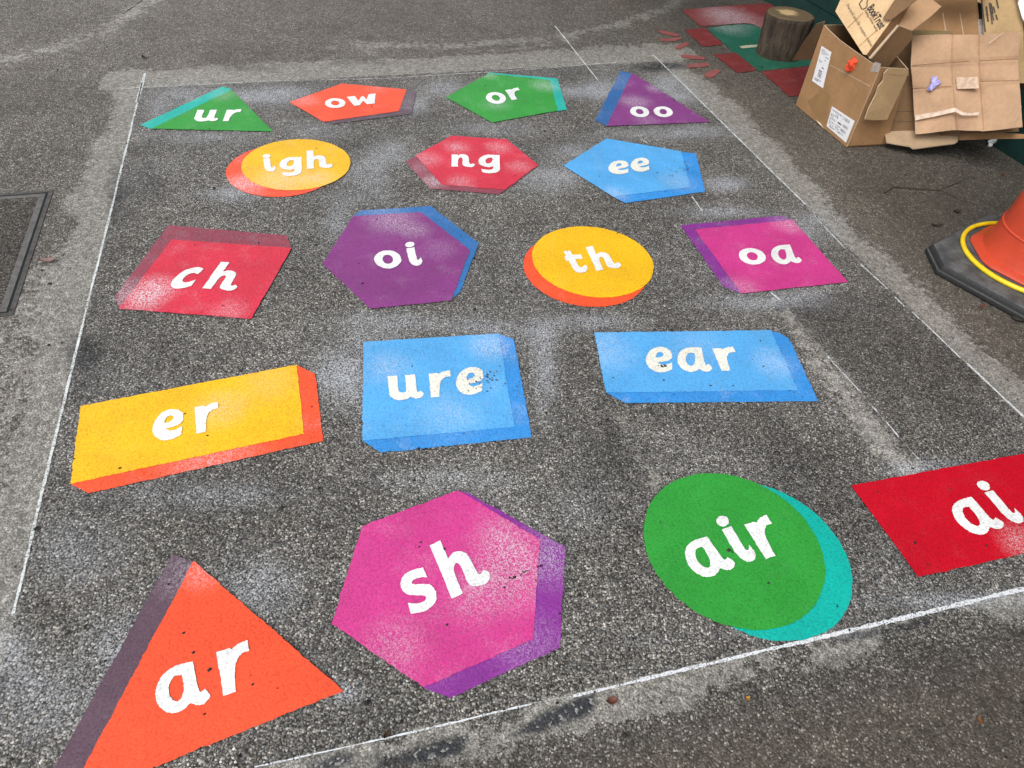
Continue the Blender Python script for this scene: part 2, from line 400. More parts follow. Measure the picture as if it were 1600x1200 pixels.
# ------------------------------------------------------------------ dark green building wall on the right
W0 = np.array([1.688, 6.121, 0.]); WT = unit([.329, -.944, 0]); WN = np.array([.944, .329, 0.])   # WN points into the building
def wall_box(name, s0, s1, z0, z1, d0, d1, mat, parent):
    c = [W0+WT*s+WN*d+np.array([0, 0, z]) for z in (z0, z1) for (s, d) in ((s0, d0), (s1, d0), (s1, d1), (s0, d1))]
    return link_mesh(name, c, [(3, 2, 1, 0), (4, 5, 6, 7), (0, 1, 5, 4), (1, 2, 6, 5), (2, 3, 7, 6), (3, 0, 4, 7)], mat, parent)
M_WALL = mat_plain('green_wall_paint', (.007, .034, .029), .6, .25, 9, .2, .3, dirt=(.005, .02, .018))
M_GAP = mat_plain('dark_joint', (.006, .012, .011), .8)
wall = thing('green_wall', W0+WT*1.0, 'dark green painted timber wall of the building behind the cardboard boxes', 'wall')
wall_box('plinth_board', -5, 9, 0, .146, -.012, .15, M_WALL, wall)
wall_box('joint', -5, 9, .146, .152, .004, .15, M_GAP, wall)
z = .152
for k in range(11):
    wall_box('board', -5, 9, z, z+.40, -.004-.002*(k % 2), .15, M_WALL, wall)
    wall_box('joint', -5, 9, z+.40, z+.405, .006, .15, M_GAP, wall); z += .405
wall_box('added_shade_canopy', -5, 9, 2.75, 2.87, -.95, -.02, M_WALL, wall)  # unseen canopy, added to shade the ground near the cartons

# ------------------------------------------------------------------ letters (stencil alphabet: width 0..1, x-height 1)
def ell(cx, cy, rx, ry, n=28): return [(cx+rx*math.cos(2*math.pi*k/n), cy+ry*math.sin(2*math.pi*k/n)) for k in range(n)]
GL = {
 'a': [[(.79,1.0,1),(.80,.36),(.84,.25,1),(.93,.30,1),(1.0,.13),(.94,.03),(.84,-.02),(.73,.0),(.62,.10,1),(.50,.01),(.34,-.03),(.15,.06),(.03,.26),(0,.48),(.06,.72),(.19,.9),(.40,1.0),(.62,1.01)],
       [(.54,.77,1),(.54,.5),(.49,.32),(.40,.22),(.30,.28),(.25,.45),(.28,.64),(.38,.77)]],
 'c': [[(.98,.93,1),(.75,1.02),(.5,1.0),(.2,.84),(.03,.55),(0,.3),(.12,.08),(.38,-.03),(.66,0),(.93,.09,1),(.95,.40,1),(.72,.29),(.55,.27),(.42,.35),(.40,.52),(.5,.68),(.68,.73),(.88,.67,1)]],
 'e': [[(1.0,.66),(.98,.82),(.85,.96),(.6,1.03),(.3,.95),(.08,.7),(0,.42),(.1,.15),(.35,-.02),(.65,-.03),(.91,.07,1),(.95,.35,1),(.72,.27),(.54,.28),(.42,.38,1),(.62,.39),(.84,.44),(.97,.53)],
       [(.37,.58,1),(.5,.57),(.64,.63),(.69,.72),(.60,.80),(.46,.77)]],
 'g': [[(1,1,1),(.99,.5),(.985,-.1),(.88,-.36),(.66,-.47),(.4,-.48),(.17,-.42,1),(.13,-.15,1),(.35,-.21),(.55,-.21),(.67,-.12),(.68,.06,1),(.5,-.01),(.33,.02),(.1,.16),(0,.42),(.06,.7),(.25,.92),(.5,1.01),(.8,1.0)],
       [(.64,.76,1),(.65,.55),(.56,.34),(.43,.28),(.33,.38),(.36,.6),(.48,.75)]],
 'h': [[(0,1.45,1),(.27,1.47,1),(.27,.94,1),(.42,1.02),(.58,1.0),(.72,.86),(.75,.6),(.76,.32),(.82,.24),(.92,.30,1),(1,.20),(.96,.05),(.85,-.02),(.68,0),(.52,.08),(.47,.25),(.47,.6),(.44,.72),(.37,.74),(.29,.62),(.27,.45),(.27,0,1),(0,0,1)]],
 'i': [[(0,1,1),(.58,1.0,1),(.60,.45),(.64,.28),(.78,.27),(.93,.38,1),(1,.16),(.84,-.01),(.5,-.04),(.2,.08),(.05,.34)], ell(.29, 1.2, .35, .155)],
 'n': [[(0,1,1),(.26,1.0,1),(.28,.92,1),(.42,1.02),(.58,1.0),(.72,.86),(.75,.6),(.76,.32),(.82,.22),(.92,.28,1),(1,.18),(.96,.04),(.85,-.03),(.68,-.01),(.52,.08),(.47,.25),(.47,.6),(.44,.72),(.37,.74),(.30,.62),(.28,.45),(.28,0,1),(0,0,1)]],
 'o': [ell(.5, .5, .5, .5), ell(.5, .5, .20, .25, 20)],
 'r': [[(0,1,1),(.40,1.0,1),(.47,.95,1),(.68,1.03),(1,1.06,1),(1,.80,1),(.76,.79),(.56,.66),(.46,.45),(.40,0,1),(.02,0,1)]],
 's': [[(.93,1.0,1),(.6,1.03),(.3,1.0),(.08,.85),(.03,.66),(.15,.48),(.42,.38),(.6,.32),(.64,.25),(.55,.19),(.3,.2),(.04,.29,1),(0,.03,1),(.3,-.03),(.6,-.02),(.9,.1),(1,.32),(.93,.5),(.7,.6),(.45,.67),(.40,.74),(.52,.79),(.75,.77),(.93,.72,1)]],
 't': [[(.05,1.3,1),(.45,1.28,1),(.47,1.03,1),(1.0,1.0,1),(1.02,.75,1),(.52,.74,1),(.55,.42),(.62,.27),(.75,.27),(1.0,.38,1),(1.02,.16),(.85,0),(.6,-.04),(.3,.02),(.15,.25),(.10,.72,1),(-.05,.73,1),(-.05,.98,1),(.07,1.02,1)]],
 'u': [[(0,1,1),(.29,.99,1),(.29,.42),(.34,.30),(.43,.28),(.51,.38),(.52,.99,1),(.81,1,1),(.81,.36),(.84,.25,1),(.92,.30,1),(1,.18),(.92,.04),(.76,0),(.63,.08,1),(.47,-.01),(.25,-.02),(.09,.1),(.02,.3)]],
 'w': [[(0,1,1),(.27,1,1),(.38,.47,1),(.50,.86,1),(.57,.86,1),(.66,.47,1),(.76,1.0,1),(1,1,1),(.92,0,1),(.66,0,1),(.53,.42,1),(.42,0,1),(.22,-.02,1)]],
}
M_WHITE = mat_paint('white_paint', (.80, .82, .81), base_frost=0, rough=.5, smoothness=.15)
M_CREAM = mat_paint('cream_white_paint', (.80, .79, .71), base_frost=0, rough=.5, smoothness=.15)
CROPS = dict(A=(160,100,16/3), B=(430,100,16/3), C=(660,100,16/3), D=(330,190,16/3), E=(160,320,5), F=(480,300,5), G=(780,320,5), H=(1030,310,5),
             I=(80,540,10/3), J=(520,480,4.2105), K=(900,480,4), L=(60,840,3.2), M=(500,740,3.243), N=(980,720,4), O=(1280,680,5), Q=(860,100,16/3))
def letter(ch, crop, bl, br, tl, parent, mat=None):
    x0, y0, s = CROPS[crop]
    g = lambda p: G(x0+p[0]/s, y0+p[1]/s)[:2]
    a = g(bl); w = g(br)-a; u = g(tl)-a
    loops = []
    for l in GL[ch]:
        pts = catmull(l) if len(l[0]) > 2 or any(len(p) > 2 for p in l) else l
        loops.append([a+w*p[0]+u*p[1] for p in pts])
    if ch == 'i':                                    # stem and dot do not nest
        o = ground_sheet('letter', [loops[0]], .0072, mat or M_WHITE, parent, amp=.0005, wave=.0007)
        d = ground_sheet('dot', [loops[1]], .0072, mat or M_WHITE, o, amp=.0005, wave=.0007)
        return o
    return ground_sheet('letter', loops, .0072, mat or M_WHITE, parent, amp=.0005, wave=.0007)

PAL = dict(orange=(.86, .085, .028), mauve=(.105, .058, .085), green=(.026, .305, .036), teal=(.0, .42, .355), purple=(.22, .040, .21), navy=(.022, .13, .38),
           yellow=(.86, .48, .008), red=(.62, .022, .055), maroon=(.27, .045, .075), sky=(.085, .385, .78), blue=(.025, .265, .70), pink=(.57, .035, .235),
           violet=(.23, .022, .27), scarlet=(.52, .0, .014), orange2=(.88, .085, .02), plum=(.22, .035, .20), cobalt=(.025, .15, .42))
_n = [0]
def circ(pts, R=None, z=0):
    g = np.array([G(*p)[:2] for p in pts])
    A = np.c_[2*g, np.ones(len(g))]; s = np.linalg.lstsq(A, (g**2).sum(1), rcond=None)[0]
    c = s[:2]; r = math.sqrt(s[2]+c@c)
    if R:
        for _ in range(40):
            d = g-c; n = np.hypot(*d.T); J = -d/n[:, None]
            c = c+np.linalg.lstsq(J, -(n-R), rcond=None)[0]
        r = R
    return c, r
def ring_loop(c, r, n=90): return [(c[0]+r*math.cos(2*math.pi*k/n), c[1]+r*math.sin(2*math.pi*k/n)) for k in range(n)]
def painted(name, label, face, fcol, shade, scol, letters, ffrost=(), sfrost=(), base=.08, sbase=.12, swear=.0, lmat=None, fw=0):
    """one painted floor shape: shaded side strip below, coloured face, white letters"""
    fl = px_loop(face) if not isinstance(face, tuple) else ring_loop(*face)
    c = np.mean(fl, axis=0)
    root = thing(name, (c[0], c[1], 0), label, 'floor marking', 'coloured letter shapes painted on the playground')
    _n[0] += 1
    ground_sheet('face', [fl], .0052, mat_paint('paint_%s_%d' % (fcol, _n[0]), PAL[fcol], ffrost, base, wear=fw), root)
    if shade is not None:
        sh = px_loop(shade) if not isinstance(shade, tuple) else ring_loop(*shade)
        ground_sheet('side_strip', [sh], .0036, mat_paint('paint_%s_side_%d' % (scol, _n[0]), PAL[scol], sfrost or ffrost, sbase, wear=swear), root)
    for L in letters: letter(*L, parent=root, mat=lmat)
    return root

painted('painted_triangle', 'green triangle with a teal side strip and the white letters ur', [(237,202.6),(361.8,141.5),(427.2,206.9)], 'green',
        [(219.6,196.2),(347.5,136.2),(360,139),(400,190),(300,201),(236,202.4)], 'teal',
        [('u','A',(756,488),(962,488),(795,393)), ('r','A',(1003,488),(1126,488),(1040,393))], [(350,150,.06,.25)])
painted('painted_pentagon', 'orange pentagon with a mauve side strip and the white letters ow', [(452.1,160.9),(535,131.9),(635.3,140.9),(623.1,175),(505.9,191.9)], 'orange',
        [(520.9,194.7),(506,191.5),(560,165),(620,150),(634,141.4),(650.3,144.4),(642.8,178.8)], 'mauve',
        [('o','B',(421,381),(593,375),(411,299)), ('w','B',(605,366),(850,336),(597,285))], [(475,158,.06,.3),(590,140,.05,.15)], [(645,160,.10,.15)], sbase=.14, swear=.35)
painted('painted_pentagon', 'green pentagon with a teal side strip and the white letters or', [(696.6,153.4),(763.1,116.2),(858.8,126.3),(871,174.1),(769.7,192.8)], 'green',
        [(763.1,114.1),(870.9,123.4),(885.9,172.2),(820,182),(780,150),(758,119)], 'teal',
        [('o','C',(560,352),(720,330),(506,256)), ('r','C',(742,312),(855,294),(688,228))], [(852,135,.07,.4),(765,120,.04,.35),(775,165,.06,.25)])
painted('painted_triangle', 'purple triangle with a blue side strip and the white letters oo', [(987.5,115),(947.2,198.4),(1109.4,191.9)], 'purple',
        [(969.7,111.6),(929.4,189.1),(948.1,198.2),(990,180),(995,135),(986.6,115.5)], 'navy',
        [('o','Q',(673,453),(833,453),(653,363)), ('o','Q',(867,453),(1028,453),(849,363))], [(992,160,.07,.4),(1025,140,.05,.4),(1010,190,.06,.2)], [(960,125,.10,.2)], base=.1, sbase=.1, swear=.25)
cy, ry_ = circ([(373,257),(424,224),(472.5,219),(517.5,229.4),(549.4,256.6),(540,274.4),(508,292),(461,299.7),(414,289.4),(382.5,270.6)])
co, _ = circ([(351.6,265),(354.4,278),(377,297),(442.5,308.5),(480,303.4)], ry_)
painted('painted_circle', 'yellow circle with an orange crescent and the white letters igh', (cy, ry_), 'yellow', (co, ry_), 'orange',
        [('i','D',(443,426),(540,420),(437,321)), ('g','D',(570,417),(758,409),(572,314)), ('h','D',(798,407),(1014,393),(798,302))], [(440,284,.10,.4),(500,280,.06,.3)], [(385,288,.07,.6)])
painted('painted_hexagon', 'red hexagon with a darker side strip and the white letters ng', [(649.4,244.4),(705.9,213.4),(791.3,219.1),(840.9,259.4),(788.4,298),(690.9,290.3)], 'red',
        [(633.4,253.8),(700,220),(780,240),(810,285),(780,304.4),(672.2,295.9)], 'maroon',
        [('n','C',(243,866),(438,868),(243,765)), ('g','C',(466,868),(648,872),(466,766))], [(715,232,.05,.35),(780,232,.05,.35),(812,262,.05,.3),(720,285,.05,.3),(665,250,.06,.35)], [(680,284,.05,.6),(655,262,.05,.2)], base=.09, sbase=.08, swear=.2)
painted('painted_pentagon', 'light blue pentagon with a deeper blue side strip and the white letters ee', [(880.3,260.3),(947.2,217.8),(1064.4,237.8),(1077.5,294.1),(958.4,309.1)], 'sky',
        [(960,230),(1062,238),(1086.9,241),(1101.5,300.3),(977.2,318.4),(952,305),(1000,280)], 'blue',
        [('e','Q',(490,933),(664,919),(470,826)), ('e','Q',(678,911),(838,897),(655,803))], [(960,305,.06,.3),(1060,285,.07,.25)], lmat=M_CREAM)
painted('painted_square', 'red parallelogram with a dull maroon side strip and the white letters ch', [(269,376),(456,389),(393,500),(186,484)], 'red',
        [(264,353),(448,369),(456,389),(400,420),(300,470),(187,484),(180,464)], 'maroon',
        [('c','E',(512,662),(702,661),(622,503)), ('h','E',(785,664),(1036,684),(886,520))], [(238,455,.065,.75),(360,486,.05,.25),(215,480,.06,.35)], [(195,460,.07,.4)], base=.08, sbase=.09, swear=.22)
painted('painted_hexagon', 'purple hexagon with a blue side strip and the white letters oi', [(552,339),(658,333),(734,392),(705,471),(579,484),(504,414)], 'plum',
        [(553,337.5),(564,330),(673,323),(748,381),(719,458),(704,469),(660,420),(600,370)], 'cobalt',
        [('o','F',(535,616),(747,602),(517,474)), ('i','F',(798,591),(905,573),(777,453))], [(610,345,.08,.4),(650,362,.05,.3),(690,390,.05,.15)], [(600,332,.08,.25)], base=.06, sbase=.06, swear=.12, fw=.03)
cy, ry_ = circ([(826.4,400),(910,357),(1022,420),(940,464.4),(846,374),(980,371),(1012,446),(870,448)])
co, _ = circ([(816,414),(846,456),(926,480.4),(992,466)], ry_)
painted('painted_circle', 'yellow circle with an orange crescent and the white letters th', (cy, ry_), 'yellow', (co, ry_), 'orange2',
        [('t','G',(570,546),(695,530),(513,413)), ('h','G',(757,526),(957,498),(700,398))], base=.02, sbase=.06)
painted('painted_square', 'pink parallelogram with a purple side strip and the white letters oa', [(1085,360),(1238,345),(1324,442),(1158,460)], 'pink',
        [(1063,353),(1220,338),(1240,345.5),(1250,370),(1180,440),(1158,459.6),(1130,449)], 'violet',
        [('o','H',(647,535),(852,522),(597,405)), ('a','H',(895,527),(1115,510),(848,385))], [(1232,352,.06,.4),(1160,452,.06,.25)], base=.07, sbase=.1, swear=.2)
painted('painted_rectangle', 'yellow rectangle with an orange side strip and the white letters er', [(127.1,636),(464,571.5),(475.4,679.5),(110.9,757.5)], 'yellow',
        [(464,571.8),(492.5,585),(505.4,690),(138.5,772),(111.5,757.5),(300,690),(440,600)], 'orange2',
        [('e','I',(532,510),(697,478),(530,362)), ('r','I',(757,467),(881,443),(751,330))], [(345,640,.06,.25),(420,600,.07,.12)], [(330,715,.10,.3)], base=.02, sbase=.08)
painted('painted_square', 'light blue square with a deeper blue side strip and the white letters ure', [(568.2,535.8),(778.9,522.8),(803.8,668.8),(566.3,690.2)], 'sky',
        [(770,523.5),(780,523),(802.6,531),(831.1,684.3),(596,708.5),(566.6,690.4),(700,650)], 'blue',
        [('u','J',(372,622),(602,607),(360,463)), ('r','J',(644,605),(790,592),(631,447)), ('e','J',(815,588),(1000,569),(805,418))], [(765,540,.06,.45),(605,575,.06,.3),(700,650,.08,.2)], lmat=M_CREAM)
painted('painted_rectangle', 'light blue slanted rectangle with a deeper blue side strip and the white letters ear', [(928.3,521.3),(1203.8,517.5),(1245.8,611.3),(946.3,615)], 'sky',
        [(1150,530),(1204,517.8),(1219,522),(1232.5,530),(1278,628),(977.5,630.8),(947,615),(1100,590)], 'blue',
        [('e','K',(443,413),(614,408),(424,264)), ('a','K',(640,410),(852,409),(620,262)), ('r','K',(904,408),(1042,402),(848,268))], [(945,550,.08,.3),(1210,570,.06,.35),(1090,540,.08,.15)], lmat=M_CREAM)
painted('painted_triangle', 'orange triangle with a mauve side strip and the white letters ar', [(303.1,878.1),(537.2,1080.6),(102.6,1256.4)], 'orange',
        [(269.4,867.5),(303,878.5),(310,950),(180,1180),(103,1256.4),(60,1247)], 'mauve',
        [('a','L',(605,905),(867,822),(577,685)), ('r','L',(925,799),(1089,747),(893,578))], [(318,895,.04,.3)], [(285,900,.05,.2)], base=.008, sbase=.05)
painted('painted_hexagon', 'pink hexagon with a violet side strip and the white letters sh', [(566.3,823.3),(715.9,767.8),(843.8,844.8),(832.4,1000.6),(661.9,1075.5),(518.5,975.9)], 'pink',
        [(716,768.2),(729.7,770.8),(883,855.6),(874.7,1012.9),(702,1092),(662,1075.2),(760,980),(780,850)], 'violet',
        [('s','M',(463,722),(613,662),(386,534)), ('h','M',(667,640),(870,545),(590,452))], [(805,890,.09,.4),(620,1010,.06,.22),(740,935,.06,.22),(780,835,.06,.22)], [(855,870,.07,.3),(830,1010,.07,.15)], base=.07, sbase=.06)
cy, ry_ = circ([(1005,840),(1120,740),(1288.8,880),(1180,983.8),(1055,761),(1205,766),(1025,905),(1092.5,962.5),(1255,957.5)])
co, _ = circ([(1326,895),(1220,1006),(1297,982),(1287.5,812)], ry_)
painted('painted_circle', 'green circle with a teal crescent and the white letters air', (cy, ry_), 'green', (co, ry_), 'teal',
        [('a','N',(440,757),(682,668),(308,545)), ('i','N',(705,653),(810,612),(585,438)), ('r','N',(860,625),(1012,571),(725,408))], base=.02, sbase=.02)
a = G(1329,760); b = G(1434,903); e1 = unit(G(1600,710)-a)
inv = lambda P: (lambda q: (800+FPX*(q@CR)/(q@CD), 600-FPX*(q@CU)/(q@CD)))(np.array(P)-CP)
painted('painted_rectangle', 'scarlet rectangle cut off by the picture edge with the white letters ai', [(1329,760), inv(a+e1*.66), inv(b+e1*.66), (1434,903)], 'scarlet', None, None,
        [('a','O',(1166,806),(1452,722),(960,555)), ('i','O',(1482,706),(1602,673),(1279,460))], [(1595,850,.05,.4)], base=.012)

# worn black spots in two of the shapes
M_TAR = mat_asphalt('bare_asphalt', zones=False, tint=(.5, .5, .5))
def speckle(*a):
    o = link_mesh(*a); o['kind'] = 'stuff'
def worn(cx, cy_, sx, sy, n, rmax):
    vs, fs = [], []
    for _ in range(n):
        p = G(random.gauss(cx, sx), random.gauss(cy_, sy)); r = random.uniform(.25, 1)**2*rmax; k = len(vs); m = 7
        for j in range(m):
            q = r*random.uniform(.5, 1.2); vs.append((p[0]+q*math.cos(j*6.283/m), p[1]+q*math.sin(j*6.283/m), .0078+.0002*_/n)); 
        fs.append(tuple(range(k, k+m)))
    return vs, fs
for root in [o for o in bpy.data.objects if o.get('label', '').endswith('letters ee')]:
    speckle('worn_spots', *worn(1056, 264, 10, 6, 42, .0045), M_TAR, root)
for root in [o for o in bpy.data.objects if o.get('label', '').endswith('letters ure')]:
    speckle('worn_spots', *worn(742, 596, 14, 9, 30, .004), M_TAR, root)
    speckle('worn_spots', *worn(765, 596, 16, 10, 60, .0045), M_TAR, root)
for root in [o for o in bpy.data.objects if o.get('label', '').endswith('letters ear')]:
    speckle('worn_spots', *worn(1032, 573, 3, 2, 8, .007), M_TAR, root)

# ------------------------------------------------------------------ chalky masking lines
def mat_line(name, gaps, rgb=(.72, .76, .78)):
    t = NT(name); v, v2 = chippings(t)
    r = t.sep(v2.outputs['Color'])[0]
    k = t.math('ADD', t.math('MULTIPLY', r, .5), t.math('MULTIPLY', t.noise(10, 4, .7, off=1), .9))
    f = t.sm(k, gaps, gaps+.34)
    tr = t.n('ShaderNodeBsdfTransparent'); mx = t.n('ShaderNodeMixShader')
    t.done(rgb, .7, None, .2); t.l(f, mx.inputs[0]); t.l(tr.outputs[0], mx.inputs[1]); t.l(t.b.outputs[0], mx.inputs[2]); t.l(mx.outputs[0], t.out.inputs[0])
    return t.m
M_L1 = mat_line('bright_chalk', .38, (.62, .655, .66)); M_L2 = mat_line('worn_chalk', .52, (.6, .62, .6)); M_L3 = mat_line('thick_chalk', .36, (.66, .69, .72))
def line(label, segs, w, mat, z=.0025):
    vs, fs = [], []
    full = [segs[0]]                                  # the worn-away stretches keep a hair of paint
    for sg in segs[1:]:
        if np.hypot(sg[0][0]-full[-1][1][0], sg[0][1]-full[-1][1][1]) > 1: full.append((full[-1][1], sg[0], .1))
        full.append(sg)
    segs = full
    for (p, q, ws) in segs:
        a = G(*p); b = G(*q); d = unit(b-a); n = np.array([-d[1], d[0], 0]); L = np.linalg.norm(b-a); k = max(2, int(L/.012)); i0 = len(vs)
        off = 0
        for j in range(k+1):
            c = a+(b-a)*j/k; off = off*.97+random.gauss(0, .00025); ww = w*ws*random.uniform(.55, 1.2)/2
            vs += [c+n*(ww+off)+[0, 0, z], c-n*(ww-off)+[0, 0, z]]
        if i0: fs.append((i0-2, i0-1, i0+1, i0))
        fs += [(i0+2*j, i0+2*j+1, i0+2*j+3, i0+2*j+2) for j in range(k)]
    o = link_mesh('chalk_line', vs, fs, mat); return tag(o, label, 'chalk line', 'chalk guide lines around the painted panel')
line('long white chalk line down the left edge of the painted panel', [((227,115),(214,160),2.0),((222,130),(20,960),1)], .0085, M_L1)
line('white chalk line down the right edge of the panel past the traffic cone', [((1020,86),(1258,320),1.1),((1272,338),(1320,388),.8),((1345,414),(1386,452),1),((1398,465),(1413,480),.7),((1425,488),(1436,499),.9),((1440,502),(1500,560),.8),((1510,568),(1600,653),1.2)], .0085, M_L1, .0028)
line('faint pale chalk line along the far edge behind the top row of shapes', [((186,139.5),(232,136.5),.9),((240,136),(430,127),.55),((430,127),(600,123),.8),((600,123),(800,111),1),((800,111),(962,98),1)], .009, M_L2)
line('thick white chalk line along the near edge below the green circle', [((398,1199),(600,1155),.5),((600,1155),(830,1100),.6),((895,1088),(1000,1063),.9),((1000,1063),(1250,1004),1.1),((1250,1004),(1620,916),1.5)], .0078, M_L3)
line('broken thin white chalk line crossing the far edge beside the purple triangle', [((867,41),(934,126),1.1),((1001,218),(1011,224),1),((1081,308),(1097,331),.8),((1204,458),(1219,470),1.2),((1293,558),(1342,612),.8),((1362,636),(1370,644),.8),((1384,660),(1404,684),.7),((1425,708),(1440,724),.7)], .0075, M_L1, .0032)

# ------------------------------------------------------------------ older red and green paint by the log
M_RED = mat_paint('old_red_paint', (.17, .018, .018), [(1150,35,.2,.35),(1130,20,.15,.25)], .05, .55, wear=.12)
M_GRN = mat_paint('old_green_paint', (.006, .10, .058), [(1140,45,.1,.3),(1165,40,.08,.12)], .06, .5, wear=.08)
M_PNK = mat_paint('old_pink_paint', (.27, .068, .062), [], .06, .55, wear=.2)
M_BAR = mat_paint('old_cream_paint', (.42, .42, .30), [], .04, .55, wear=.1)
def c2(pts): return [(1000+x/5.333, y/5.333) for x, y in pts]
def patch(name, label, pts, z, mat, group=None, cat='floor marking'):
    return tag(ground_sheet(name, [px_loop(c2(pts))], z, mat, amp=.002, wave=.003), label, cat, group)
OLD = 'old red and green play markings beside the log'
patch('painted_band', 'dull green painted band running under the log', [(552,240),(700,215),(870,203),(1000,220),(1200,330),(1420,480),(1440,545),(985,597),(820,470)], .0022, M_GRN, OLD)
patch('painted_band', 'dull red painted band farthest back behind the log', [(343,85),(700,55),(1080,30),(1200,40),(1250,150),(1080,180),(1050,260),(940,205),(865,196),(700,208),(505,225)], .0036, M_RED, OLD)
patch('painted_block', 'small red painted block beside the two upper pink dashes', [(368,252),(545,236),(692,376),(520,392)], .0036, M_RED, OLD)
patch('painted_block', 'red painted block in the middle between the pink dashes and the log', [(612,460),(800,445),(978,590),(815,613)], .0036, M_RED, OLD)
patch('painted_block', 'large dark red painted block nearest the big open carton', [(1000,600),(1420,556),(1700,700),(1560,760),(1320,803),(1238,808),(1120,700)], .0042, M_RED, OLD)
patch('painted_bar', 'short cream painted bar on the green band against the log', [(822,390),(1010,372),(1010,392),(848,410)], .0046, M_BAR, OLD)
for lab, p in [('pink painted dash at the top left, farthest from the cartons', [(135,262),(180,256),(330,290),(310,308),(200,290)]),
               ('second pink painted dash from the top, lying level', [(158,325),(250,325),(330,312),(345,325),(300,345),(180,348)]),
               ('slanting pink painted dash below the two upper ones', [(285,405),(315,380),(390,352),(420,368),(370,395),(320,418)]),
               ('pink painted dash in the lower half, first beside the middle red block', [(335,460),(380,456),(545,480),(535,502),(430,496),(345,482)]),
               ('pale pink painted dash second from the chalk line corner', [(388,548),(440,535),(560,525),(582,545),(520,562),(400,572)]),
               ('pink painted dash nearest the purple triangle, slanting', [(528,635),(560,600),(640,580),(668,597),(620,640),(575,660)])]:
    patch('painted_dash', lab, p, .0036, M_PNK, OLD)

# ------------------------------------------------------------------ access cover on the left
M_IRON = mat_plain('worn_iron', (.085, .08, .074), .5, .3, 40, .3, .5, .3, dirt=(.05, .045, .04), dscale=14)
M_RIM = mat_plain('polished_rim', (.135, .13, .122), .45, .25, 40, .25, .5, .3, dirt=(.1, .095, .085), dscale=14)
A_, B_, = G(84,297.3)[:2], G(21,493)[:2]
uy = unit(B_-A_); ux = unit(A_-G(0,306.7)[:2]); ux = unit(ux-uy*(ux@uy)); hgt = np.linalg.norm(B_-A_); wid = .62
cc = A_-ux*wid/2+uy*hgt/2
mh = thing('access_cover', (cc[0], cc[1], 0), 'square recessed metal access cover filled with asphalt at the left edge', 'access cover')
def frame(name, i0, i1, z0, z1, mat):
    o_ = [(-1, -1), (1, -1), (1, 1), (-1, 1)]; vs = []
    for zz in (z0, z1):
        for ins in (i0, i1):
            vs += [np.array([*(cc+ux*sx*(wid/2-ins)+uy*sy*(hgt/2-ins)), zz]) for sx, sy in o_]
    fs = []
    for k in range(4):
        n = (k+1) % 4
        fs += [(8+k, 12+k, 12+n, 8+n), (k, 8+k, 8+n, n), (4+k, 4+n, 12+n, 12+k), (k, n, 4+n, 4+k)]
    return link_mesh(name, vs, fs, mat, mh)
frame('outer_frame', 0, .016, -.03, .0028, M_IRON); frame('gap_seal', .016, .025, -.03, .0008, M_GAP)
frame('inner_rim', .025, .047, -.03, .0024, M_RIM)
M_INF = mat_asphalt('cover_asphalt', zones=False, tint=(.55, .52, .49))
link_mesh('infill', [np.array([*(cc+ux*sx*(wid/2-.047)+uy*sy*(hgt/2-.047)), .0012]) for sx, sy in ((-1,-1),(1,-1),(1,1),(-1,1))], [(0,3,2,1)], M_INF, mh)

# ------------------------------------------------------------------ log
def revolve(prof, n, loc, wob=0.0, seed=0, capt=True):
    vs, fs = [], []; R = random.Random(seed); ph = [R.random()*6.28 for _ in range(6)]
    for (r, zz) in prof:
        for k in range(n):
            a = 2*math.pi*k/n
            q = r*(1+wob*(math.sin(2*a+ph[0])*.5+math.sin(3*a+ph[1])*.45+math.sin(7*a+ph[2]+zz*5)*.22+math.sin(13*a+ph[3]+zz*9)*.16))
            vs.append((loc[0]+q*math.cos(a), loc[1]+q*math.sin(a), loc[2]+zz))
    for i in range(len(prof)-1):
        for k in range(n):
            m = (k+1) % n; fs.append((i*n+k, i*n+m, (i+1)*n+m, (i+1)*n+k))
    if capt: fs.append(tuple(range((len(prof)-1)*n, len(prof)*n)))
    return vs, fs
t = NT('bark'); mp = t.n('ShaderNodeMapping'); mp.inputs['Scale'].default_value = (1, 1, .28); t.l(t.pos, mp.inputs[0])
nb = t.noise(26, 6, .7, vec=mp.outputs[0]); vb = t.voro(20, mp.outputs[0])
bc = t.ramp(nb, [(.3, (.022, .016, .012)), (.5, (.05, .037, .027)), (.7, (.095, .073, .055))])
bc = t.mix(t.sm(t.noise(130, 2, .5), .62, .74, 0, .4), bc, (.17, .14, .11))
M_BARK = t.done(bc, .8, t.bump(t.math('ADD', nb, t.math('MULTIPLY', vb.outputs[0], .5)), .8, .02), .25)
LOGC = np.array([1.543, 4.925, 0.]); LZ = .25
t = NT('cut_wood'); d = t.n('ShaderNodeVectorMath', operation='DISTANCE'); t.l(t.pos, d.inputs[0]); d.inputs[1].default_value = (LOGC[0]-.02, LOGC[1]+.01, LZ)
rings = t.math('SINE', t.math('MULTIPLY', t.math('ADD', d.outputs[1], t.math('MULTIPLY', t.noise(14, 3, .5), .02)), 900))
wc = t.mix(t.sm(rings, -1, 1), (.11, .08, .042), (.15, .108, .058))
pale = t.sm(t.math('ADD', t.math('DIVIDE', d.outputs[1], .13), t.math('MULTIPLY', t.noise(22, 5, .7, off=2), .9)), .75, 1.05, 1, 0)
wc = t.mix(pale, wc, (.50, .36, .18))
M_CUT = t.done(wc, .6, t.bump(rings, .15, .002), .4)
log = thing('log_stool', LOGC, 'short upright tree log with bark and a pale worn cut top', 'log')
vs, fs = revolve([(.140, 0), (.143, .02), (.143, .06), (.146, .12), (.147, .18), (.150, .225), (.149, .244), (.142, .2475)], 72, LOGC, .045, 3, False)
link_mesh('bark', vs, fs, M_BARK, log, True)
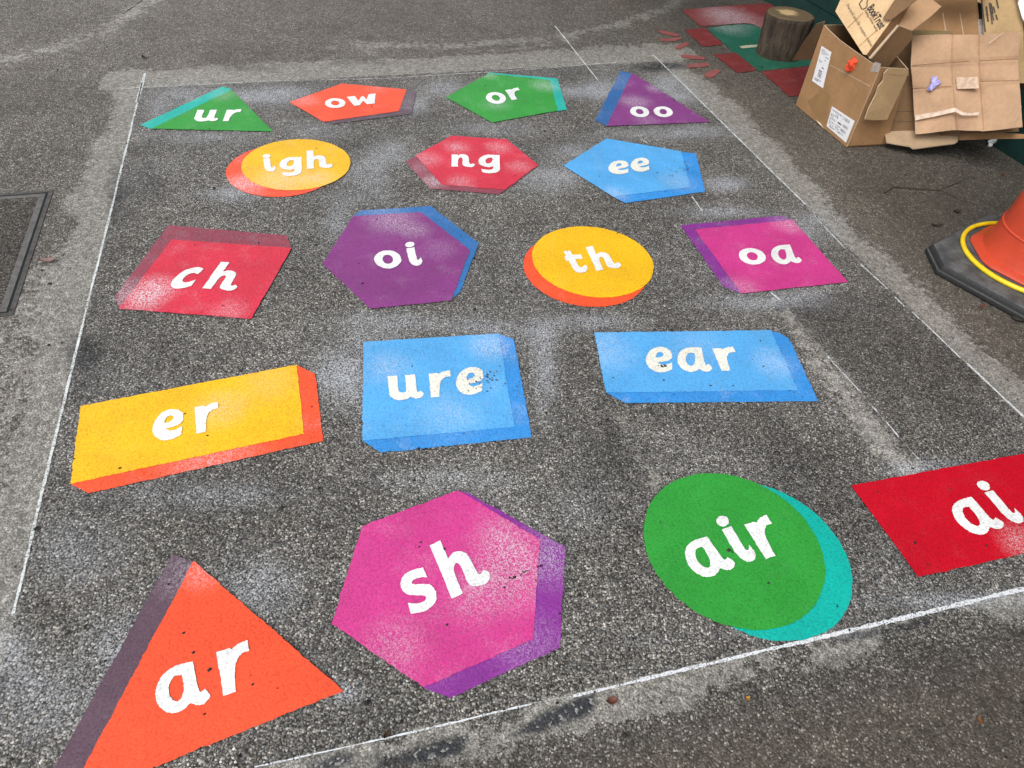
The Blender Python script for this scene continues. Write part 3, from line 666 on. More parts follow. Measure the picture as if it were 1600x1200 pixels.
vs, fs = revolve([(.1425, .2465), (.136, .2505), (.08, .251), (.001, .2515)], 72, LOGC, .045, 3)
link_mesh('cut_top', vs, fs, M_CUT, log)

# ------------------------------------------------------------------ cardboard
LL = np.array([0, 0, 1.])
def slab(name, pts, n, th, mat, parent=None, edge=None):
    """planar polygon (front points) extruded back along -n"""
    n = unit(n); pts = [np.array(p, float) for p in pts]; c = np.mean(pts, 0)
    s = sum(np.dot(np.cross(pts[i]-c, pts[(i+1) % len(pts)]-c), n) for i in range(len(pts)))
    if s < 0: pts = pts[::-1]
    k = len(pts); vs = pts+[p-n*th for p in pts]
    tri = tessellate_polygon([[Vector(p) for p in pts]])
    fs = []
    for a, b, c_ in tri:
        if np.dot(np.cross(pts[b]-pts[a], pts[c_]-pts[a]), n) < 0: b, c_ = c_, b
        fs += [(a, b, c_), (a+k, c_+k, b+k)]
    mi = [0]*len(fs)
    for i in range(k): fs.append((i, i+k, (i+1) % k+k, (i+1) % k)); mi.append(1)
    return link_mesh(name, vs, fs, mat, parent, mats=[mat, edge or mat], midx=mi)
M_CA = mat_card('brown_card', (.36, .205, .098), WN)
M_CD = mat_card('shade_darkened_card', (.19, .112, .057), WT)  # brown card darkened, shade of the carton interiors put into the colour
M_CC = mat_card('pale_card', (.49, .315, .195), None, .45)
M_CL = mat_card('light_card', (.64, .445, .25), None, .2)
M_CE = mat_card('cut_edge', (.55, .42, .29), None, .2)
M_LAB = mat_plain('label_paper', (.78, .78, .80), .5, .05, 40, .03)
M_INK = mat_plain('ink', (.03, .028, .03), .6, .1)
M_GREY = mat_plain('grey_ink', (.22, .22, .24), .6, .3, 200)
M_TAPE = mat_plain('clear_tape', (.47, .315, .20), .16, .22, 50, .4, .6)
M_BINK = mat_plain('brown_ink', (.085, .06, .04), .7, .3, 120)

# --- big open carton (A)
A1 = np.array([1.477, 4.105, .004]); A2 = np.array([1.632, 3.608, .004]); ME = unit(A2-A1); MI = unit([.954, .298, 0]); DA = .28; HA = .425
box = thing('cardboard_box', (A1+A2)/2+MI*DA/2*[1, 1, 0], 'big open brown carton with two white shipping labels on its front', 'cardboard box', 'cardboard boxes heaped against the green wall')
top = [(0, .435), (.12, .425), (.3, .415), (.6, .41), (.85, .408), (1, .412)]
W = np.linalg.norm(A2-A1)
front = [A1, A2]+[A1+ME*W*s+LL*(h-.004) for s, h in top[::-1]]
slab('front_wall', front, -MI, .006, M_CA, box, M_CE)
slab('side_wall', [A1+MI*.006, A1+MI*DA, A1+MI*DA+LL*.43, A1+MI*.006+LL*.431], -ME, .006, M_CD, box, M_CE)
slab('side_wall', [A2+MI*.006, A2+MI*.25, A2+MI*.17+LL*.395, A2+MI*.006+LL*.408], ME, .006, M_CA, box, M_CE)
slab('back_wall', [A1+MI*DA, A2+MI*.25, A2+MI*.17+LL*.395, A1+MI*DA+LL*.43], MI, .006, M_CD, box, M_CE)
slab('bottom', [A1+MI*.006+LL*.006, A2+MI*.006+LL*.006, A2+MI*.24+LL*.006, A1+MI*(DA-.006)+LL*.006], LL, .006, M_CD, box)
def onfront(px, py, d=.0): return PL(px, py, A1-MI*d, MI)
# side flap folded outwards on the left, and the torn one hanging on the right
fn = unit(unit(np.cross(unit([-.2, .98, 0]), LL))*1.0-LL*.0); fn = fn if fn[1] < 0 or fn[0] < 0 else -fn; fn = unit(fn-LL*.55); fp = A1+LL*.43
slab('flap', [PL(x, y, fp, fn) for x, y in ((1287.5, 33.5), (1275, 37.7), (1261, 57.5), (1260, 58.2), (1237.5, 94.5), (1267, 93))], fn, .006, M_CD, box, M_CE)
hp = A2+LL*.405+ME*.03
rf = [PL(x, y, hp, unit(ME+LL*.12)) for x, y in ((1388, 108), (1394, 106.5), (1402, 107), (1416, 107.5), (1420, 112), (1413, 130), (1386, 187), (1368, 188), (1351.5, 186.5), (1357, 170), (1369, 147), (1372, 136), (1380, 126), (1382, 114))]
slab('torn_flap', rf, unit(ME+LL*.12), .006, mat_card('olive_card', (.40, .275, .145), MI, .6), box, M_CE)
slab('torn_flap', [A2+MI*.03+LL*.40+ME*.004, A2+MI*.17+LL*.39+ME*.004, A2+MI*.16+LL*.375+ME*.034, A2+MI*.04+LL*.385+ME*.034], unit(ME+LL*.5), .004, M_CD, box, M_CE)
def decal(name, pts, pt, n, mat, parent, d=.0015, th=.0008):
    return slab(name, [PL(x, y, pt+n*d, n) for x, y in pts], n, th, mat, parent)
def inquad(q, u, v):
    q = [np.array(p, float) for p in q]; return (q[0]*(1-u)+q[1]*u)*(1-v)+(q[3]*(1-u)+q[2]*u)*v
def prints(name, quad, rects, pt, n, mat, parent, d):
    vs, fs = [], []
    for (u0, v0, u1, v1) in rects:
        k = len(vs); vs += [PL(*inquad(quad, u, v), pt+n*d, n) for u, v in ((u0, v0), (u1, v0), (u1, v1), (u0, v1))]; fs.append((k, k+1, k+2, k+3))
    o = link_mesh(name, vs, fs, mat, parent)
    if name in ('print', 'barcode'): o['kind'] = 'stuff'
    return o
def bars(u0, v0, u1, v1, n, along='u', fill=.55):
    o = []; 
    for i in range(n):
        a = i/n; w = fill/n*random.uniform(.5, 1.4)
        o.append((u0+(u1-u0)*a, v0, u0+(u1-u0)*(a+w), v1) if along == 'u' else (u0, v0+(v1-v0)*a, u1, v0+(v1-v0)*(a+w)))
    return o
def words(u0, v0, u1, n, h, gap):
    o = []
    for i in range(n):
        u = u0; v = v0+i*gap
        while u < u1-.02:
            w = random.uniform(.02, .07); o.append((u, v, min(u+w, u1), v+h)); u += w+random.uniform(.012, .03)
            if random.random() < .15: break
    return o
q1 = [(1283.7, 71.8), (1299, 81.5), (1285.7, 138), (1268.8, 126.5)]
lb = decal('shipping_label', q1, A1, -MI, M_LAB, box)
prints('barcode', q1, bars(.32, .60, .62, .82, 13, 'v', .6), A1, -MI, M_GREY, lb, .0021)
prints('print', q1, words(.12, .06, .8, 4, .012, .035)+words(.6, .2, .92, 3, .022, .045)+words(.1, .34, .8, 3, .012, .03)+[(.5, .505, .68, .535)]+words(.15, .86, .75, 2, .02, .04), A1, -MI, M_INK, lb, .0021)
q2 = [(1300, 166), (1335.3, 189.2), (1321.6, 223), (1291.5, 197)]
lb = decal('shipping_label', q2, A1, -MI, M_LAB, box)
prints('barcode', q2, bars(.22, .22, .36, .36, 6)+bars(.55, .1, .86, .24, 9)+bars(.62, .4, .9, .52, 8)+bars(.6, .62, .86, .74, 7), A1, -MI, M_GREY, lb, .0021)
prints('print', q2, words(.06, .10, .5, 2, .02, .04)+words(.05, .3, .2, 3, .02, .05)+words(.05, .48, .3, 7, .02, .05)+[(.4, .46, .56, .52)]+words(.36, .62, .56, 4, .02, .05)+words(.5, .82, .86, 2, .025, .05)+words(.1, .86, .45, 2, .02, .045), A1, -MI, M_INK, lb, .0021)
decal('tape', [(1367, 96.5), (1377, 99.5), (1372, 113), (1361, 112), (1359, 109)], A1, -MI, mat_plain('shiny_tape', (.40, .33, .28), .12, .2, 80, .5, .7), box, .0016)
prints('fold_crease', [(1297, 101), (1360, 134.4), (1359.6, 135.4), (1296.6, 101.9)], [(0, 0, 1, 1)], A1, -MI, M_CE, box, .001)
decal('tape', [(1262, 158), (1280, 143), (1297, 148.5), (1290, 197), (1274, 186)], A1, -MI, mat_plain('brown_tape', (.30, .175, .078), .35, .08, 20, .1, .5), box, .0008)
link_mesh('torn_tape', [PL(1274.5, 186.5, A1-MI*.004, MI), PL(1279, 193, A1-MI*.012, MI), PL(1287.5, 201.5, A1-MI*.004, MI), PL(1282, 192, A1-MI*.002, MI)], [(0, 1, 2, 3)], M_CE, box)

# crumpled scraps
def scrap(name, label, cat, c, r, n, mat, seed, flat=.6):
    R = random.Random(seed); bm = bmesh.new(); bmesh.ops.create_icosphere(bm, subdivisions=2, radius=1)
    dirs = [(Vector((R.gauss(0, 1), R.gauss(0, 1), R.gauss(0, 1))).normalized(), R.uniform(-.55, .5)) for _ in range(26)]
    nv = Vector(n).normalized()
    for v in bm.verts:
        d = v.co.normalized(); s = 1.0
        for q, a in dirs: s += a*max(0, d.dot(q)-.62)*3.4
        s *= R.uniform(.62, 1.35)
        s = max(.3, min(1.7, s)); v.co = d*s*r
        v.co -= nv*v.co.dot(nv)*(1-flat)
    me = bpy.data.meshes.new(name); bm.to_mesh(me); bm.free(); me.materials.append(mat)
    o = bpy.data.objects.new(name, me); COL.objects.link(o); o.location = tuple(c); return tag(o, label, cat)
scrap('crumpled_scrap', 'crumpled bright orange paint-soaked tape scrap stuck on the big carton front', 'scrap', onfront(1330, 100, .012), .030, -MI, mat_plain('orange_scrap', (.85, .085, .03), .4, .2, 60, .3), 5)

# --- sheet of flattened carton (C) leaning on the heap
CN = unit([-.576, -.628, .523]); CQ = G(1430, 210, .10)
cs = [[(1425.4, 54.6), (1487.5, 53.8), (1529.4, 54.4), (1596.9, 48.8)],
      [(1423.1, 102.5), (1486.3, 98), (1529, 95), (1590.7, 92)],
      [(1426.4, 139), (1488.3, 134.8), (1531, 127.5), (1592.5, 125.5)],
      [(1430, 209.8), (1494.4, 203), (1536, 205), (1598, 198.8)]]
offs = [[0, .026, -.010, .036], [.030, .006, .012, -.004], [.006, .032, -.010, .022], [.024, -.010, .020, .03]]
sheet = thing('flattened_carton', PL(1510, 202, CQ, CN), 'flattened pale carton sheet with fold lines and shiny tape leaning at the right', 'cardboard sheet')
rows = []
def cgrid(i, j):                             # i 0..3 rows, j 0..3 columns (fractions allowed)
    i0 = min(int(i), 2); j0 = min(int(j), 2); fi = i-i0; fj = j-j0
    p = sum(np.array(cs[i0+a][j0+b])*((fi if a else 1-fi)*(fj if b else 1-fj)) for a in (0, 1) for b in (0, 1))
    o = sum(offs[i0+a][j0+b]*((fi if a else 1-fi)*(fj if b else 1-fj)) for a in (0, 1) for b in (0, 1))
    o += .004*math.sin(fj*math.pi)*math.sin(fi*math.pi)
    p = p+np.array([math.sin(i*5+j*3)*.25, math.sin(j*6.1+i*2)*.35])
    return PL(p[0], p[1], CQ+CN*o, CN)
gi = sorted(set(list(np.linspace(0, 3, 25))+[1.03, 1.97, 2.03])); gj = sorted(set(list(np.linspace(0, 3, 25))+[.97, 1.03, 1.97, 2.03]))
vs = []
for i in gi:
    for j in gj:
        p = cgrid(i, j)
        dj = min(abs(j-1), abs(j-2)); di = min(abs(i-1), abs(i-2) if j < 1 or j > 2 else 9)
        p = p-CN*(.006*math.exp(-(dj/.03)**2)+.006*math.exp(-(di/.03)**2)); vs.append(p)
nj = len(gj); nv = len(vs); vs += [p-CN*.005 for p in vs]; fs = []; mi = []
for i in range(len(gi)-1):
    for j in range(nj-1):
        a = i*nj+j; fs += [(a, a+nj, a+nj+1, a+1), (nv+a, nv+a+1, nv+a+nj+1, nv+a+nj)]; mi += [0, 0]
for i in range(len(gi)-1):
    for j in (0, nj-1):
        a = i*nj+j; fs.append((a, a+nv, a+nj+nv, a+nj) if j == 0 else (a, a+nj, a+nj+nv, a+nv)); mi.append(1)
for j in range(nj-1):
    for i in (0, len(gi)-1):
        a = i*nj+j; fs.append((a, a+1, a+1+nv, a+nv) if i == 0 else (a, a+nv, a+1+nv, a+1)); mi.append(1)
link_mesh('sheet', vs, fs, M_CC, sheet, mats=[M_CC, M_CE], midx=mi)
def cdec(name, pts, mat, d=.024): return link_mesh(name, [PL(x, y, CQ+CN*(d+.012), CN) for x, y in pts], [tuple(range(len(pts)))][:1] if len(pts) == 4 else [(i, i+1, len(pts)-2-i, len(pts)-1-i) for i in range(len(pts)//2-1)], mat, sheet)
cdec('tape', [(1429.5, 180), (1460, 175.5), (1492, 168), (1505, 175.5), (1515, 177), (1530, 175), (1529, 180), (1514, 180.5), (1503, 180), (1493, 174.5), (1461, 182), (1430.5, 188)], mat_plain('pale_tape', (.56, .42, .315), .2, .2, 40, .5, .6))
cdec('tape', [(1494, 121), (1528, 120), (1530, 138), (1495, 139)], M_TAPE)
link_mesh('crease', [PL(x, y, CQ+CN*.034, CN) for x, y in ((1425, 101.6), (1486, 97.2), (1486, 98.4), (1425, 102.9), (1530, 94.4), (1590, 91.2), (1590, 92.3), (1530, 95.8), (1487, 97.2), (1514, 95.4), (1514, 96.4), (1487, 98.6), (1428, 138.6), (1487, 134.3), (1487, 135), (1428, 139.4), (1531, 127), (1591, 125.2), (1591, 126), (1531, 128))],
          [(0, 3, 2, 1), (4, 7, 6, 5), (8, 11, 10, 9), (12, 15, 14, 13), (16, 19, 18, 17)], mat_card('crease_card', (.24, .14, .08)), sheet)
for cr_ in (((1580.5, 198), (1582, 198), (1596.5, 166), (1595.3, 166)), ((1545, 67), (1546.5, 67.6), (1569, 50.5), (1567.5, 50.3))):
    link_mesh('corner_crease', [PL(x, y, CQ+CN*.037, CN) for x, y in cr_], [(0, 1, 2, 3)], M_CE, sheet)
scrap('crumpled_scrap', 'crumpled lilac glove scrap stuck on the flattened carton sheet', 'scrap', PL(1460, 130.5, CQ+CN*.040, CN), .024, CN, mat_plain('lilac_scrap', (.42, .38, .78), .45, .3, 50, .3), 9, .55)

# --- open carton lying under the sheet (D)
NB = 'cardboard boxes heaped against the green wall'
lowb = thing('cardboard_box', G(1440, 222), 'squashed open carton lying on its side beneath the flattened sheet', 'cardboard box', NB)
slab('side_wall', [PL(x, y, CQ-CN*.05, CN) for x, y in ((1417, 107), (1440, 102), (1500, 110), (1500, 206), (1382, 206))], CN, .006, M_CD, lowb, M_CE)
for ya in (174, 190):
    slab('crease', [PL(x, y, CQ-CN*.048, CN) for x, y in ((1391, ya), (1440, ya-1), (1440, ya-.2), (1391, ya+.8))], CN, .001, M_BINK, lowb)
dp = G(1382, 206, .07); fn2 = unit([-.2, -.35, .9])
slab('flap', [PL(x, y, dp, fn2) for x, y in ((1382, 205), (1500, 202.5), (1496, 221.5), (1492, 224), (1427, 232.5), (1421, 228.5), (1401, 225.5), (1385, 222.5))], fn2, .006, mat_card('grey_card', (.42, .30, .19)), lowb, M_CE)
sp = G(1500, 214, .11); sn = unit([-.5, -.7, .45])
slab('flap', [PL(x, y, sp, sn) for x, y in ((1487.3, 219.5), (1491, 213), (1498.7, 205.4), (1545, 204), (1572, 208), (1600, 209.5), (1625, 210), (1625, 216), (1600, 216.5), (1540, 217.3))], sn, .006, M_CA, lowb, M_CE)
slab('back_wall', [PL(x, y, CQ-CN*.08, CN) for x, y in ((1430, 120), (1590, 120), (1592, 205), (1432, 214))], CN, .006, M_CD, lowb, M_CE)

# --- printed carton standing askew in the big one (B)
BQ = A1+ME*W*.72+MI*.05+LL*.425; BN = unit([-.70, -.42, .58])
prb = thing('printed_carton', BQ+MI*.1-LL*.25, 'pale printed carton with black lettering standing askew inside the big carton', 'cardboard box', NB)
bp = lambda x, y, d=0: PL(x, y, BQ+BN*d, BN)
slab('front_panel', [bp(1305, 17.6), bp(1349, 85.3), bp(1354, 85.6), bp(1393, 31.5), bp(1418, -8), bp(1330, -38)], BN, .10, M_CL, prb, M_CA)
slab('flap', [bp(x, y, .02) for x, y in ((1379.5, 28.3), (1384, 30.5), (1392.5, 30.8), (1440, -6), (1408, -10), (1396, 2))], unit(BN+ME*.4), .006, M_CD, prb, M_CE)
prints('fold_crease', [(1324, 43), (1348, 19.5), (1348.6, 20.3), (1324.6, 43.8)], [(0, 0, 1, 1)], BQ, BN, M_CA, prb, .002)
prints('fold_crease', [(1342.5, 71.5), (1367.5, 48.8), (1368, 49.6), (1343, 72.3)], [(0, 0, 1, 1)], BQ, BN, M_CA, prb, .002)
def text_on(name, body, p0, p1, hgt_px, pt, n, mat, parent, d=.003, bold=0.0):
    cu = bpy.data.curves.new('lettering', 'FONT'); cu.body = body; cu.size = 1.0; cu.offset = bold
    tmp = bpy.data.objects.new('lettering', cu); COL.objects.link(tmp); bpy.context.view_layer.update()
    me = bpy.data.meshes.new_from_object(tmp.evaluated_get(bpy.context.evaluated_depsgraph_get()))
    bpy.data.objects.remove(tmp); bpy.data.curves.remove(cu)
    co = np.array([v.co[:] for v in me.vertices]); w = co[:, 0].max(); x0 = co[:, 0].min()
    P0 = PL(*p0, pt+n*d, n); P1 = PL(*p1, pt+n*d, n); ex = (P1-P0)/(w-x0)
    ux_ = unit(P1-P0); uy_ = np.cross(n, ux_); hh = hgt_px
    for v, c in zip(me.vertices, co): v.co = tuple(P0+ex*(c[0]-x0)+uy_*c[1]*hh-np.array(WLOC[parent.name]))
    me.materials.append(mat); me.name = name
    o = bpy.data.objects.new(name, me); COL.objects.link(o); o.parent = parent; WLOC[o.name] = WLOC[parent.name]
    # bold weight
    return o
text_on('lettering', 'BookTrust', (1354.6, 13.2), (1374.6, 46), .050, BQ, BN, M_INK, prb, .003, .018)
text_on('lettering', 'Getting children reading', (1350.6, 17), (1369.5, 49.3), .016, BQ, BN, M_BINK, prb)
text_on('lettering', 'Free book packs for reception children', (1322.3, 8.5), (1360.5, 73), .019, BQ, BN, mat_plain('faint_ink', (.17, .125, .075), .7), prb)
lg = [(1357.5, -6), (1354.5, 4), (1355, 9), (1352.5, 12.5), (1348.5, 14.3), (1346.5, 13.5), (1342.4, 6.2), (1345, 2.5), (1350, -4), (1353, -10)]
vs, fs = [], []
for i, (x, y) in enumerate(lg):
    a = np.array(lg[max(i-1, 0)]); b = np.array(lg[min(i+1, len(lg)-1)]); d = unit(b-a); nn = np.array([-d[1], d[0]])*.7
    vs += [bp(x+nn[0], y+nn[1], .003), bp(x-nn[0], y-nn[1], .003)]
fs = [(2*i, 2*i+1, 2*i+3, 2*i+2) for i in range(len(lg)-1)]
link_mesh('emblem', vs, fs, M_INK, prb)

# --- open carton behind it (its long side and raised flap)
gQ = BQ+MI*.10+ME*.06-LL*.05; gN = unit([.22, -.92, -.05])
opn = thing('cardboard_box', gQ-LL*.2, 'narrow open carton slanting between the printed carton and the flattened sheet', 'cardboard box', NB)
slab('side_wall', [PL(x, y, gQ, gN) for x, y in ((1359, 92), (1404, 40), (1425, 48), (1426, 60), (1388, 104), (1370, 104))], gN, .012, M_CD, opn, M_CE)
slab('flap', [PL(x, y, gQ+gN*.01, unit([-.5, -.6, .6])) for x, y in ((1403.5, 40.5), (1430, -6), (1450, -6), (1471, 10), (1455, 25), (1425.5, 47.8))], unit([-.5, -.6, .6]), .006, mat_card('tan_card', (.42, .26, .145), WT), opn, M_CE)
slab('edge_strip', [PL(x, y, gQ+gN*.014, gN) for x, y in ((1360, 91), (1404, 40), (1405.2, 40.6), (1362, 92))], gN, .004, M_CE, opn)

# --- two cartons at the back (E, F) and the one on top
eQ = CQ-CN*.10; eP = lambda x, y, d=0: PL(x, y, eQ+CN*d, CN)
bk = thing('cardboard_box', eP(1480, 60)-LL*.3, 'brown carton with upright tape lines behind the flattened sheet', 'cardboard box', NB)
slab('carton_body', [eP(1424, 8), eP(1524, -30), eP(1540, 130), eP(1424, 130)], CN, .09, M_CA, bk, M_CD)
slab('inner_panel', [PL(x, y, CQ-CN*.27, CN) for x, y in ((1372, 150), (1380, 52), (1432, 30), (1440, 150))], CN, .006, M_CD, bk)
for xs in ((1472, 1474, 1480, 1478), (1499, 1500.5, 1506.5, 1505)):
    slab('tape_seam', [eP(xs[0], 20, .002), eP(xs[1], 20, .002), eP(xs[2], 56, .002), eP(xs[3], 56, .002)], CN, .001, M_CE, bk)
slab('tape', [eP(1527.5, 30, .002), eP(1534, 30, .002), eP(1538, 56, .002), eP(1530, 56, .002)], CN, .001, mat_plain('frosted_tape', (.40, .33, .28), .3, .2, 60, .4), bk)
slab('rim', [eP(1425, 46.5, .05), eP(1486, 48.5, .05), eP(1488, 53.5, .05), eP(1425, 54.8, .05)], CN, .006, mat_card('olive_rim', (.20, .15, .07)), bk, M_CE)
fQ = CQ-CN*.06; fP = lambda x, y, d=0: PL(x, y, fQ+CN*d, CN)
pk = thing('cardboard_box', fP(1570, 60)-LL*.3, 'tan carton with dark printed stripes and a white label at the right edge', 'cardboard box', NB)
slab('carton_body', [fP(1531, -30), fP(1585, -30), fP(1599, 34), fP(1601, 130), fP(1541, 130), fP(1537, 52)], CN, .10, mat_card('tan_print_card', (.46, .315, .16), None, .2), pk, M_CD)
st = [((1533, -5), (1539.5, 50), 1.3), ((1541, 10), (1544, 34), 1.4), ((1546, 4), (1550.5, 38), 1.2), ((1549, 18), (1553, 32), 1), ((1556, 23), (1558.5, 31), 1.4), ((1556, -6), (1560, 13), 1.3), ((1548.5, 5), (1551.5, 22), 1.2), ((1552, 10), (1555, 20), 1.2), ((1541.5, 22), (1543.5, 24), 2)]
vs, fs = [], []
for p, q, w in st:
    k = len(vs); vs += [fP(p[0]-w, p[1], .003), fP(p[0]+w, p[1], .003), fP(q[0]+w, q[1], .003), fP(q[0]-w, q[1], .003)]; fs.append((k, k+3, k+2, k+1))
link_mesh('printed_stripes', vs, fs, M_BINK, pk)
slab('shipping_label', [fP(1596, -8, .03), fP(1590.3, 4.5, .03), fP(1597, 28, .03), fP(1602, 36, .03), fP(1620, 30, .03), fP(1612, -10, .03)], CN, .0012, M_LAB, pk)
slab('side_wall', [fP(1584, -20, .028), fP(1602, 42, .028), fP(1630, 40, .028), fP(1620, -20, .028)], CN, .006, M_CA, pk, M_CE)
tk = thing('cardboard_box', fP(1500, -30, .13)-LL*.05, 'carton flap jutting out over the heap at the top edge of the picture', 'cardboard box', NB)
tn = unit(CN+LL*.9)
slab('flap', [PL(x, y, fQ+CN*.14, tn) for x, y in ((1432, -20), (1455, -1), (1500, 1), (1530, 3), (1541, 8.5), (1551, 9), (1551, -30), (1440, -40))], tn, .006, M_CC, tk, M_CE)
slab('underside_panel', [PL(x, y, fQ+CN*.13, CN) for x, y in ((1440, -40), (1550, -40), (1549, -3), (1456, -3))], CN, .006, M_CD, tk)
scrap('crumpled_scrap', 'tiny white crumpled paper scrap in the dark gap below the cartons', 'scrap', G(1550, 223, .02), .020, (0, 0, 1), mat_plain('white_scrap', (.85, .85, .83), .6, .1), 21, .8)

# ------------------------------------------------------------------ traffic cone
CC = np.array([2.118, 2.585, 0.]); n1 = unit([-.766, -.642, 0]); n2 = unit([-.642, .766, 0])
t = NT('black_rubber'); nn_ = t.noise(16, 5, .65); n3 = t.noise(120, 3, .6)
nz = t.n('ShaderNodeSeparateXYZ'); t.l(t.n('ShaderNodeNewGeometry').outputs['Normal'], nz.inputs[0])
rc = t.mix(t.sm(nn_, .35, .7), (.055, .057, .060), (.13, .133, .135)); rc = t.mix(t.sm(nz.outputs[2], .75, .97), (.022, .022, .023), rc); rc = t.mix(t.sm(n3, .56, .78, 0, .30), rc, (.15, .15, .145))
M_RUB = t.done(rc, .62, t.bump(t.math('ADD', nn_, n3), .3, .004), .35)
t = NT('orange_plastic'); nn_ = t.noise(7, 5, .6); n3 = t.noise(60, 4, .65)
pc = t.mix(t.sm(nn_, .3, .7), (.46, .050, .020), (.56, .064, .026)); pc = t.mix(t.sm(n3, .56, .8, 0, .25), pc, (.60, .18, .12))
M_PLA = t.done(pc, .42, t.bump(n3, .1, .002), .4)
M_YEL = mat_plain('yellow_plastic', (.85, .60, .015), .3, .1, 20, .05, .5)
cone = thing('traffic_cone', CC, 'large orange traffic cone with a heavy black rubber base at the right edge', 'traffic cone')
bc_ = CC+n1*.034-n2*.042
def oct_ring(h, cut, zz):
    out = []
    for sx, sy in ((1, 1), (-1, 1), (-1, -1), (1, -1)):
        pa = (sx*h, sy*(h-cut)); pb = (sx*(h-cut), sy*h)
        for k in ((pa, pb) if sx*sy > 0 else (pb, pa)):
            out.append(bc_+n1*k[0]+n2*k[1]+LL*zz)
    return out
ringsB = [oct_ring(.352, .115, .002), oct_ring(.360, .118, .008), oct_ring(.360, .118, .022), oct_ring(.355, .117, .025), oct_ring(.3525, .116, .027), oct_ring(.3525, .116, .031), oct_ring(.350, .115, .040), oct_ring(.344, .112, .0465), oct_ring(.334, .108, .050), oct_ring(.322, .104, .0515), oct_ring(.26, .08, .0525)]
vs = [p for r in ringsB for p in r]; fs = []
for i in range(len(ringsB)-1):
    for k in range(8): fs.append((i*8+k, i*8+(k+1) % 8, (i+1)*8+(k+1) % 8, (i+1)*8+k))
fs.append(tuple(range(len(vs)-8, len(vs)))); fs.append(tuple(range(7, -1, -1)))
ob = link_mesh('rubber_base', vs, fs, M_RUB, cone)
bv = ob.modifiers.new('bevel', 'BEVEL'); bv.width = .0025; bv.segments = 2; bv.limit_method = 'ANGLE'; bv.angle_limit = .3
prof = [(.242, .0525), (.245, .058), None, (.245, .058), (.242, .063), (.2105, .073), None, (.2105, .073), (.2055, .086), (.197, .13), (.1905, .181), None, (.1905, .181), (.1935, .183), (.1935, .186), (.1875, .189), None, (.1875, .189), (.178, .31), (.150, .48), (.120, .66), (.09, .84), (.062, .995), None, (.062, .995), (.058, 1.0), (.05, 1.0), (.048, .96)]
vs, fs = [], []; nseg = 128; prev = False
for item in prof:
    if item is None: prev = False; continue
    r, zz = item
    for k in range(nseg):
        a = 2*math.pi*k/nseg; q = r
        if zz < .07:                                    # the foot flange is eight-sided with rounded corners
            m = ((a-.7+math.pi/8) % (math.pi/4))-math.pi/8; q = r*min(1.035, math.cos(math.pi/8)*1.07/math.cos(m))
        vs.append((CC[0]+q*math.cos(a), CC[1]+q*math.sin(a), zz))
    if prev:
        b = len(vs)-2*nseg
        for k in range(nseg): fs.append((b+k, b+(k+1) % nseg, b+nseg+(k+1) % nseg, b+nseg+k))
    prev = True
ob = link_mesh('cone_body', vs, fs, M_PLA, cone, True)
# yellow hoop lying round the cone's foot
RC = np.array([2.104, 2.568, .0622]); RR = .2783; vs, fs = [], []; na, nb_ = 120, 12
hoop_c = RC
for i in range(na):
    a = 2*math.pi*i/na
    for j in range(nb_):
        b = 2*math.pi*j/nb_; q = RR+.0095*math.cos(b); vs.append((RC[0]+q*math.cos(a), RC[1]+q*math.sin(a), RC[2]+.0095*math.sin(b)))
for i in range(na):
    for j in range(nb_):
        fs.append((i*nb_+j, ((i+1) % na)*nb_+j, ((i+1) % na)*nb_+(j+1) % nb_, i*nb_+(j+1) % nb_))
hp_ = link_mesh('hoop', vs, fs, M_YEL, None, True); tag(hp_, 'yellow plastic hoop lying on the rubber base around the traffic cone', 'hoop')

# ------------------------------------------------------------------ twigs, leaves, grit
def tube(pts, rad):
    vs, fs = [], []
    for i, p in enumerate(pts):
        a = pts[max(i-1, 0)]; b = pts[min(i+1, len(pts)-1)]; d = unit(b-a); s = unit(np.cross(d, LL)); u = np.cross(s, d); r = rad*(1-.6*i/len(pts))
        vs += [p+s*r*math.cos(k*math.pi/3)+u*r*math.sin(k*math.pi/3) for k in range(6)]
    fs = [(i*6+k, i*6+(k+1) % 6, (i+1)*6+(k+1) % 6, (i+1)*6+k) for i in range(len(pts)-1) for k in range(6)]
    return vs, fs
M_TWIG = mat_plain('twig_bark', (.05, .035, .024), .8, .3, 60)
tw = thing('twig', G(1440, 297), 'thin dark forked twig lying on the asphalt between the boxes and the cone', 'twig')
link_mesh('stem', *tube([G(x, y, .006) for x, y in ((1382, 301), (1390, 296), (1397, 292), (1420, 294), (1445, 296), (1468, 297), (1485, 304), (1498, 312))], .0032), M_TWIG, tw, True)
link_mesh('branch', *tube([G(x, y, .006) for x, y in ((1466, 297), (1480, 292), (1495, 286), (1507, 280), (1503, 266))], .002), M_TWIG, tw, True)
def leaf(label, px, py, L, rot, col, cat='leaf', name='dead_leaf', fat=.35):
    L *= .8; c = G(px, py); m = mat_plain('leaf_%d' % px, col, .75, .35, 90)
    vs, fs = [], []; n = 9
    for i in range(n):
        s = i/(n-1)-.5; w = fat*math.cos(s*math.pi*.98)**.8*L*random.uniform(.75, 1.1)
        for q in (-1, 0, 1):
            x = s*L; y = q*w*.5; zz = .005+.006*abs(q)+.010*(s*2)**2*.6+random.uniform(0, .002)
            vs.append((x*math.cos(rot)-y*math.sin(rot), x*math.sin(rot)+y*math.cos(rot), zz))
    fs = [(i*3+k, i*3+3+k, i*3+4+k, i*3+k+1) for i in range(n-1) for k in (0, 1)]
    me = bpy.data.meshes.new(name); me.from_pydata(vs, [], fs); me.materials.append(m)
    o = bpy.data.objects.new(name, me); COL.objects.link(o); o.location = tuple(c); return tag(o, label, cat, 'small litter scattered on the asphalt')
